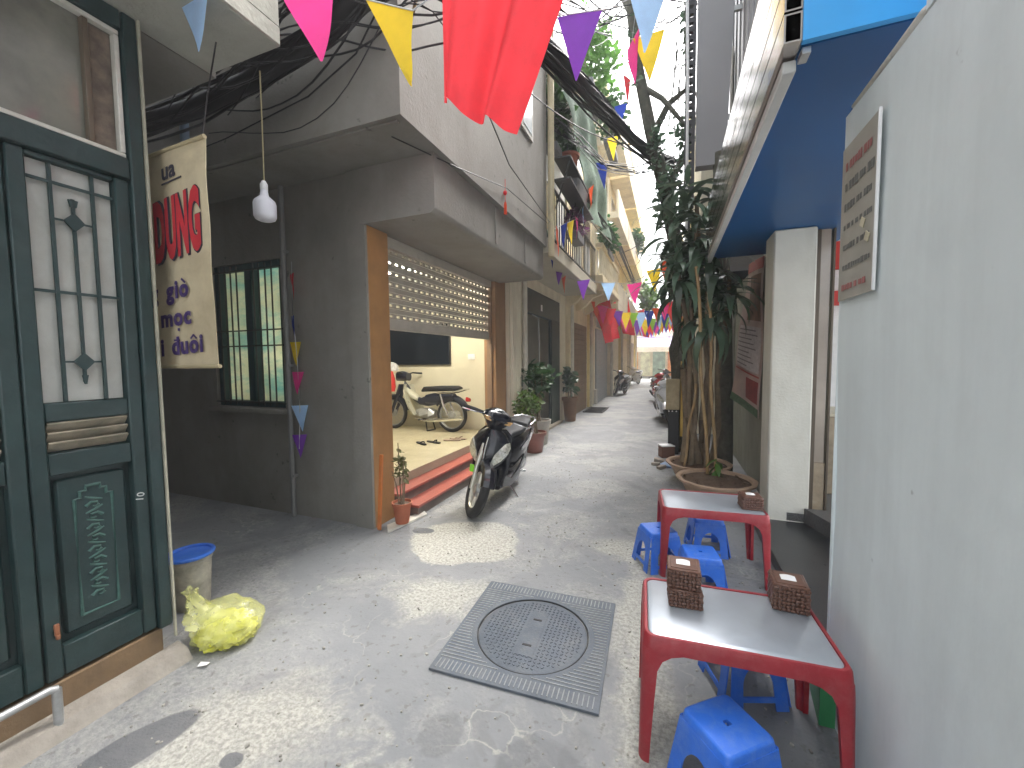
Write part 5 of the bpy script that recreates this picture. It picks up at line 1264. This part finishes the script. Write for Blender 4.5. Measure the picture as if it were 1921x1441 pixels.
# bamboo stakes
for k, (a, c, r_, lb) in enumerate((((.42,4.98,.2),(.27,4.95,2.55),.017,'long pale bamboo stake leaning left in the front clay bowl'), ((.50,5.0,.2),(.40,4.98,2.25),.016,'long pale bamboo stake standing upright in the front clay bowl'), ((.18,5.3,.2),(.30,5.2,1.25),.014,'short orange bamboo stake crossing the dry canes'))):
    b = B(); pts = [Vector(a).lerp(Vector(c), i/12)+Vector((.012*math.sin(i*.8),0,0)) for i in range(13)]
    o = obj('bamboo_stake', b.tube(pts, [r_*(1.12 if i % 3 == 0 else 1) for i in range(13)], 8), bamboo); tag(o, lb, 'stake', 'bamboo stakes in the clay bowls')
# old dark trunk with vine and a dark mossy post behind
ot = thing('mossy_tree', 'thick dark vine-covered trunk rising behind the dracaena into the cables', 'tree', (.15,7.3,0))
tp = [(.14,7.3,0),(.15,7.3,.8),(.12,7.25,1.7),(.16,7.3,2.6),(.06,7.2,3.5),(-.10,7.2,4.3),(-.32,7.1,5.2),(-.52,7.1,6.2),(-.66,7.0,7.4),(-.75,7.0,8.6)]
obj('trunk', B().tube(tp, [.15,.14,.13,.12,.115,.105,.095,.085,.08,.07], 14), bark_dk, ot)
for a, c, e, r_ in (((-.30,7.1,5.1),(-.05,7.0,5.5),(.2,6.9,5.6),.06), ((-.45,7.1,5.9),(-.15,7.0,5.6),(.2,6.8,5.0),.05), ((-.1,7.2,4.3),(.15,7.3,4.7),(.35,7.4,5.4),.06), ((-.6,7.0,7.0),(-.3,7.0,7.8),(-.1,7.0,8.6),.05), ((-.62,7.0,7.0),(-.95,7.2,7.8),(-1.2,7.4,8.4),.05)):
    obj('limb', B().tube([a,c,e], [r_,r_*.8,r_*.5], 8), bark_dk, ot)
b = foliage((-.02,7.1,4.1), (.3,.3,.7), 420, .10, 61)
for (c, rad, n_, s_) in (((.18,7.0,5.0),(.2,.3,.5),130,62), ((-.22,7.0,4.9),(.14,.2,.5),120,63), ((.12,7.1,3.1),(.3,.3,.7),300,64), ((-.55,7.0,6.4),(.12,.2,.8),70,65), ((.2,6.9,6.6),(.1,.2,1.0),90,66)):
    fb = foliage(c, rad, n_, .10, s_); b.add(fb.v, fb.f)
obj('crown', b, leaf_dk, ot, kind='stuff', smooth=0)
vn = thing('hanging_vine', 'thin bare vines dangling against the sky by the grey panel', 'vine', (.1,6.8,5.5))
for k in range(16):
    x = -.05+.3*q.random(); z1 = q.uniform(5.8,7.6); z0 = z1-q.uniform(1,2.6); y = 6.7+.3*q.random()
    obj('stem', B().tube([(x,y,z1),(x+q.uniform(-.12,.12),y,z1*.6+z0*.4),(x+q.uniform(-.15,.15),y,z0)], .006, 5), bark_dk, vn)
mp_ = thing('mossy_post', 'dark green mossy post behind the bamboo stakes, close to the pink banner', 'post', (.68,6.0,0))
obj('shaft', B().tube([(.70,6.0,0),(.69,6.0,1),(.67,6.02,2.0),(.63,6.02,2.9),(.58,6.05,4.2)], [.11,.105,.10,.09,.08], 12), bark_dk, mp_)
obj('stub', B().tube([(.6,5.95,1.9),(.62,5.9,2.3)], [.03,.02], 8), bark, mp_)
# clutter between trunk and alley
cp = thing('meter_post', 'black post carrying a beige board at the edge of the alley', 'post', (.08,6.95,0))
obj('post', B().span((.0,6.95,0), (.16,7.05,.72), .01), blackplastic, cp)
obj('board', B().span((-.04,6.92,.725), (.17,6.99,1.22), .01), M('beige_board', (.42,.35,.22), .7, var=.25, vs=7, dirt=(.25,.2,.12), dirt_amt=.5), cp)
for x in (.01,.06,.12): obj('bolt', B().lathe([(.012,-.004),(.012,.004)], 8, m=Matrix.Translation((x,6.947,.70)) @ Matrix.Rotation(R(90),4,'X')), whitep, cp)
obj('yellow_pipe', B().tube([(.22,6.98,.3),(.22,6.98,1.5)], .045, 10), M('yellow_pipe', (.5,.33,.06), .6, var=.2), cp)
rb2 = thing('red_sack', 'small shiny red plastic bag hung among the dry canes', 'bag', (.28,5.9,.75))
obj('sack', B().loft([sup((.28,5.9,1.0), .02,.02, 12, 2, 'xy'), sup((.28,5.9,.93), .06,.05, 12, 2, 'xy'), sup((.285,5.9,.80), .085,.07, 12, 2, 'xy'), sup((.29,5.9,.70), .05,.05, 12, 2, 'xy')]), M('red_film', (.5,.02,.03), .25, bump=.5, bs=14), rb2)
bb = thing('blue_rag', 'crumpled pale blue plastic bag on the ground left of the clay bowls', 'bag', (.05,6.15,0))
obj('film', B().loft([sup((.05,6.15,.002), .13,.10, 16, 2, 'xy'), sup((.05,6.15,.03), .15,.11, 16, 2.5, 'xy'), sup((.07,6.15,.07), .08,.06, 16, 2, 'xy')]), M('pale_blue_film', (.25,.36,.55), .4, bump=1, bs=25), bb)
bx_ = thing('brown_box', 'small brown box with a white lid on the ground by the black post', 'box', (-.02,6.75,0))
obj('body', B().box((-.02,6.75,.085), (.2,.16,.17), .006, rot=(0,0,.4)), M('brown_card', (.2,.1,.07), .8), bx_)
obj('lid', B().box((-.02,6.75,.182), (.21,.17,.02), .004, rot=(0,0,.4)), paper, bx_)
for k, (x, y, s_) in enumerate(((-.12,6.35,.07),(-.05,6.2,.05),(-.16,6.15,.055),(-.08,5.98,.06))):
    o = obj('broken_brick', B().box((x,y,s_*.4), (s_*2,s_*1.3,s_*.8), .008, rot=(.1,.15,k*1.3)), M('rubble', (.3,.26,.22), .9, var=.25, vs=20)); tag(o, ['first','second','third','nearest'][k]+' lump of grey rubble on the ground left of the clay bowls', 'rubble', 'rubble by the clay bowls')
# ------------------------------------------------------------------ flags, bunting, cables
def pennant(par, p, w, h, col, tw=0.0, skew=0.0, ph=0.0, dirx=(1,0,0)):
    d = Vector(dirx).normalized(); nrm = d.cross(Vector((0,0,1))).normalized()
    def fn(u, t):
        hw = w/2*(1-.97*t); x = -hw+2*hw*u + skew*t*h
        return tuple(Vector(p) + d*x*math.cos(tw*t) + nrm*(x*math.sin(tw*t)+.03*h*math.sin(ph+t*5)*t) + Vector((0,0,-h*t)))
    return obj('pennant', B().grid(fn, 4, 8), CL[col], par)
def bunting(label, path, items, w, h, group='strings of coloured pennants over the alley', loc=None, twist=.5, seed=1):
    t = thing('bunting', label, 'bunting', path[0], group=group)
    path = [Vector(p) for p in path]
    obj('cord', B().tube(path, .004, 5), M('bunting_cord', (.5,.5,.5), .8), t)
    ls = [0]
    for a, c in zip(path, path[1:]): ls.append(ls[-1]+(c-a).length)
    q = random.Random(seed)
    for (f, col) in items:
        s_ = f*ls[-1]
        for i in range(len(path)-1):
            if ls[i] <= s_ <= ls[i+1]+1e-6:
                p = path[i].lerp(path[i+1], (s_-ls[i])/(ls[i+1]-ls[i])); d = path[i+1]-path[i]; break
        d = Vector((d.x, d.y, 0)); d = d if d.length > .02 else Vector((1,0,0))
        a = q.uniform(-twist, twist)
        d = Matrix.Rotation(a, 3, 'Z') @ d.normalized()
        k = q.uniform(.9,1.1)
        pennant(t, p-Vector((0,0,.003)), w*k, h*k, col, q.uniform(-.3,.3), q.uniform(-.12,.12), q.uniform(0,6), d)
    return t
# near string, right overhead
nb_ = thing('bunting', 'near string of large blue, pink and yellow pennants at the top left', 'bunting', (-2.3,1.3,3.4), group='strings of coloured pennants over the alley')
obj('cord', B().tube([(-2.3,1.28,3.40),(-1.9,1.3,3.27),(-1.37,1.3,3.05),(-1.07,1.3,2.9),(-.87,1.3,2.80),(-.5,1.34,2.95),(.1,1.4,3.1),(.67,1.45,3.3)], .003, 5), M('bunting_cord', (.5,.5,.5)), nb_)
pennant(nb_, (-2.03,1.3,3.31), .30, .335, 'blue', .15, 0, 1)
pennant(nb_, (-1.36,1.3,3.05), .28, .30, 'pink', -.35, .17, 2)
def yel(u, t):
    a, c, e = Vector((-1.075,1.3,2.90)), Vector((-.868,1.3,2.80)), Vector((-.888,1.3,2.545))
    return tuple(a.lerp(c, u).lerp(e, t*.985)+Vector((0,.012*math.sin(t*6+u*3)*t,0)))
obj('pennant', B().grid(yel, 6, 10), CL['yellow'], nb_)
# large red flag
fl = thing('red_flag', 'large plain red flag hanging at the top centre in front of the grey house', 'flag', (-1.2,2.0,3.9))
TL, TR, BL, BR = Vector((-1.17,2.02,3.95)), Vector((-.24,1.96,3.82)), Vector((-1.187,2.0,2.985)), Vector((-.748,2.0,2.722))
def ff(u, w):
    q = TL.lerp(TR, u).lerp(BL.lerp(BR, u), w)
    q.y += .045*math.sin(u*13+w*1.5)*(.35+.65*w)+.02*math.sin(u*24+1); q.z += .015*math.sin(u*12)*w-.03*math.sin(u*3.14)*w
    return tuple(q)
obj('cloth', B().grid(ff, 48, 24), CL['red'], fl)
obj('pole', B().tube([(-1.74,2.6,4.02),(-1.2,2.02,3.97),(-.2,1.95,3.83)], .012, 8), bamboo, fl)
C6 = ['orange','purple','blue','pink','yellow','navy','red','green']
s1 = [(-1.78,6.35,3.42),(-1.9,7.2,3.30),(-1.95,8,3.17),(-1.3,8,3.03),(-.65,8,2.94),(-.38,8.0,3.12),(.25,7.4,3.4)]
bunting('lowest string of pennants, level across the alley from the grey house corner', s1, [(.03,'navy'),(.26,'purple'),(.37,'orange'),(.485,'purple'),(.60,'blue'),(.715,'pink'),(.82,'yellow'),(.9,'orange')], .29, .37, seed=3)
s2 = [(-1.72,6.1,3.5),(-1.62,6.6,3.75),(-1.55,7.2,4.0),(-1.45,7.6,4.5),(-1.2,7.6,5.0),(-.9,7.4,5.5),(-.66,7.0,6.2),(-.5,6.6,6.9)]
bunting('string of pennants climbing steeply past the shade net', s2, [(.06,'orange'),(.12,'navy'),(.19,'yellow'),(.27,'pink'),(.35,'blue'),(.44,'orange'),(.53,'navy'),(.62,'yellow'),(.72,'navy'),(.80,'red'),(.88,'yellow')], .22, .42, seed=5, twist=1.2)
bunting('high string with large purple, blue and pink pennants right of the red flag', [(-1.1,3.0,4.2),(-.75,3.0,4.02),(-.4,3.0,3.96),(-.05,3.2,4.2),(.76,3.4,4.7)], [(.24,'purple'),(.48,'blue')], .30, .42, seed=6, twist=.3)
bunting('string with a crimson pennant hanging under the high blue one', [(-1.0,5.2,5.6),(-.6,5.0,5.2),(-.3,4.8,5.0),(.15,5.0,5.4)], [(.52,'pink'),(.66,'yellow')], .30, .45, seed=8, twist=.9)
for i, (y, z, xa, xb) in enumerate(((12.5,3.15,-2.2,.5),(14.5,3.1,-2.2,.5),(17,3.2,-2.2,.5),(20.5,3.3,-2.2,.5),(24,3.5,-2.3,.5),(28,3.6,-2.3,.5))):
    pth = sag((xa,y,z+.2), (xb,y+1.2,z+.5), .55, 8)
    bunting(['first','second','third','fourth','fifth','farthest'][i]+' string of small pennants far across the alley, counted from the front', pth, [(.04+.077*k, C6[(k*3+i*2) % 8]) for k in range(13)], .34, .5, seed=20+i)
bunting('short string of faded pennants dangling down the grey wall beside the barred window', [(-3.36,2.9,2.5),(-3.375,2.9,2.0),(-3.34,2.9,1.6),(-3.33,2.9,1.1),(-3.36,2.9,.7)], [(.06,'red'),(.28,'navy'),(.42,'yellow'),(.58,'pink'),(.76,'blue'),(.92,'purple')], .14, .24, seed=13, twist=1.0)
for i, (x, y, z, s_) in enumerate(((-2.1,12.9,3.4,.75),(-1.9,17.0,3.7,.9),(-1.6,23.0,3.9,.9),(.0,19.0,3.7,.8))):
    t = thing('hanging_flag', ['red flag drooping from the ochre house','second red flag up the alley','third red flag far up the left side','red flag on the right far up the alley'][i], 'flag', (x,y,z), group='red flags along the alley')
    a, c, d, e = Vector((x-.35,y-.1,z+.1)), Vector((x+.35,y+.4,z+.35)), Vector((x+.15,y,z-1.25*s_)), Vector((x+.55,y+.35,z-1.35*s_))
    if i == 0: a, c, d, e = Vector((-2.3,12.9,3.15)), Vector((-1.8,13.2,3.75)), Vector((-1.85,12.9,2.0)), Vector((-1.5,13.2,2.2))
    obj('cloth', B().grid(lambda u, w: tuple(a.lerp(c,u).lerp(d.lerp(e,u),w)+Vector((.05*math.sin(u*11+w*3),.06*math.sin(u*9+w*4),0))), 16, 14), CL['red'], t)
    obj('pole', B().tube([(x-.5,y-.2,z+.05) if x < -.5 else (x+.75,y+.55,z+.45), (x+.4,y+.42,z+.38) if x < -.5 else (x-.4,y-.12,z+.1)], .015, 6), bamboo, t)
# cable bundles
def bundle(label, path, n, spread, r, seed, name='cable_bundle', grp='overhead cable bundles', loose=0, core=0):
    t = thing(name, label, 'cables', path[0], group=grp); q = random.Random(seed); path = [Vector(p) for p in path]
    for k in range(n):
        off = Vector((q.gauss(0,1), q.gauss(0,1), q.gauss(0,1)))*spread; ph = q.uniform(0,6)
        pts = []
        for i in range(len(path)-1):
            for j in range(4):
                s_ = (i+j/4)
                o2 = Vector((math.sin(s_*1.3+ph), math.cos(s_*1.1+ph*1.3), math.sin(s_*1.7+ph*2)))*spread*(.7 if k >= loose else 2.5)
                pts.append(path[i].lerp(path[i+1], j/4)+off*(1 if k >= loose else 2.2)+o2)
        pts.append(path[-1]+off)
        obj('cable', B().tube(pts, r*q.uniform(.6,1.5), 5), cable_m, t)
    if core: obj('core', B().tube([tuple(p) for p in path], core, 10), cable_m, t)
    return t
bundle('thick black bundle of cables along the grey overhang into the side lane', [(-5.6,2.22,3.55),(-4.4,2.25,3.63),(-3.6,2.27,3.62),(-2.95,2.27,3.67),(-2.3,2.25,3.78),(-1.75,2.2,3.93),(-1.45,2.3,4.1)], 46, .035, .011, 1, core=.07)
bundle('loose tangle of wires fanning out over the grey house corner', [(-3.2,2.05,3.66),(-2.6,2.0,3.75),(-2.1,2.05,3.86),(-1.75,2.15,3.98),(-1.4,2.4,4.1),(-1.1,2.8,4.2)], 30, .06, .005, 2, loose=22)
bundle('heavy cable bundle running diagonally above the alley towards the dark trunk', [(-1.45,2.3,4.1),(-1.15,2.9,4.12),(-.96,3.6,4.2),(-.9,4.6,4.5),(-.82,5.6,4.82),(-.6,6.8,5.0),(-.3,7.4,4.95),(.1,7.7,4.85)], 40, .04, .011, 3, core=.075)
bundle('slack bundle of thin wires drooping past the shade net', [(-1.75,6.0,5.2),(-1.35,6.6,5.05),(-1.0,7.0,4.75),(-.5,7.3,4.7),(.1,7.5,4.9)], 9, .06, .007, 4)
bundle('tangled wires high above between the house tops', [(-1.7,5.5,6.3),(-1.2,6.5,6.6),(-.7,7.0,7.0),(-.2,7.3,7.4),(.8,7.8,7.6)], 14, .08, .008, 5, loose=8)
bundle('cables running along the far left fronts', [(-1.5,9,4.6),(-1.45,13,4.9),(-1.4,18,4.7),(-1.4,24,4.9),(-1.5,31,4.9)], 10, .06, .012, 6)
def wire(label, pts, r=.006):
    o = obj('overhead_wire', B().tube(pts, r, 5), cable_m); return tag(o, label, 'wire', 'single overhead wires')
wire('thin wire sagging along the face of the grey overhang', [(-4.8,2.38,3.30),(-3.4,2.36,3.38),(-2.5,2.36,3.5),(-2.05,2.36,3.68),(-1.85,2.34,3.88)], .006)
wire('thin wire crossing the grey soffit and front to the cream pipe', [(-1.95,2.6,3.22),(-1.72,3.2,3.21),(-1.70,4.3,3.45),(-1.69,5.9,3.55)], .005)
wire('thin wire slanting down from under the red flag to the cream pipe', [(-1.2,2.4,3.4),(-1.4,3.6,3.35),(-1.69,6.0,3.60)], .005)
wire('wire from the grey house across to the mossy trunk', sag((-1.72,5.2,5.0),(-.1,7.2,5.0),.25), .008)
wire('wire stretched across the sky gap far up the alley', sag((-1.6,14,5.0),(.6,12.5,6.2),.3), .010)
wire('second wire stretched across the sky gap', sag((-1.6,17,4.6),(.6,13.2,5.2),.3), .010)
# ------------------------------------------------------------------ thin bright air, added to imitate lens glow
hz = obj('glow_haze', B().span((-160,-70,-1), (160,410,14)), None, smooth=0)
hz['kind'] = 'stuff'
hm_ = bpy.data.materials.new('glow_haze_air'); hm_.use_nodes = True; hm_.node_tree.nodes.clear()
ho = hm_.node_tree.nodes.new('ShaderNodeOutputMaterial'); hv = hm_.node_tree.nodes.new('ShaderNodeVolumePrincipled')
hv.inputs['Density'].default_value = .006; hv.inputs['Color'].default_value = (.95,.96,1,1)
hm_.node_tree.links.new(hv.outputs[0], ho.inputs['Volume']); hz.data.materials.append(hm_)
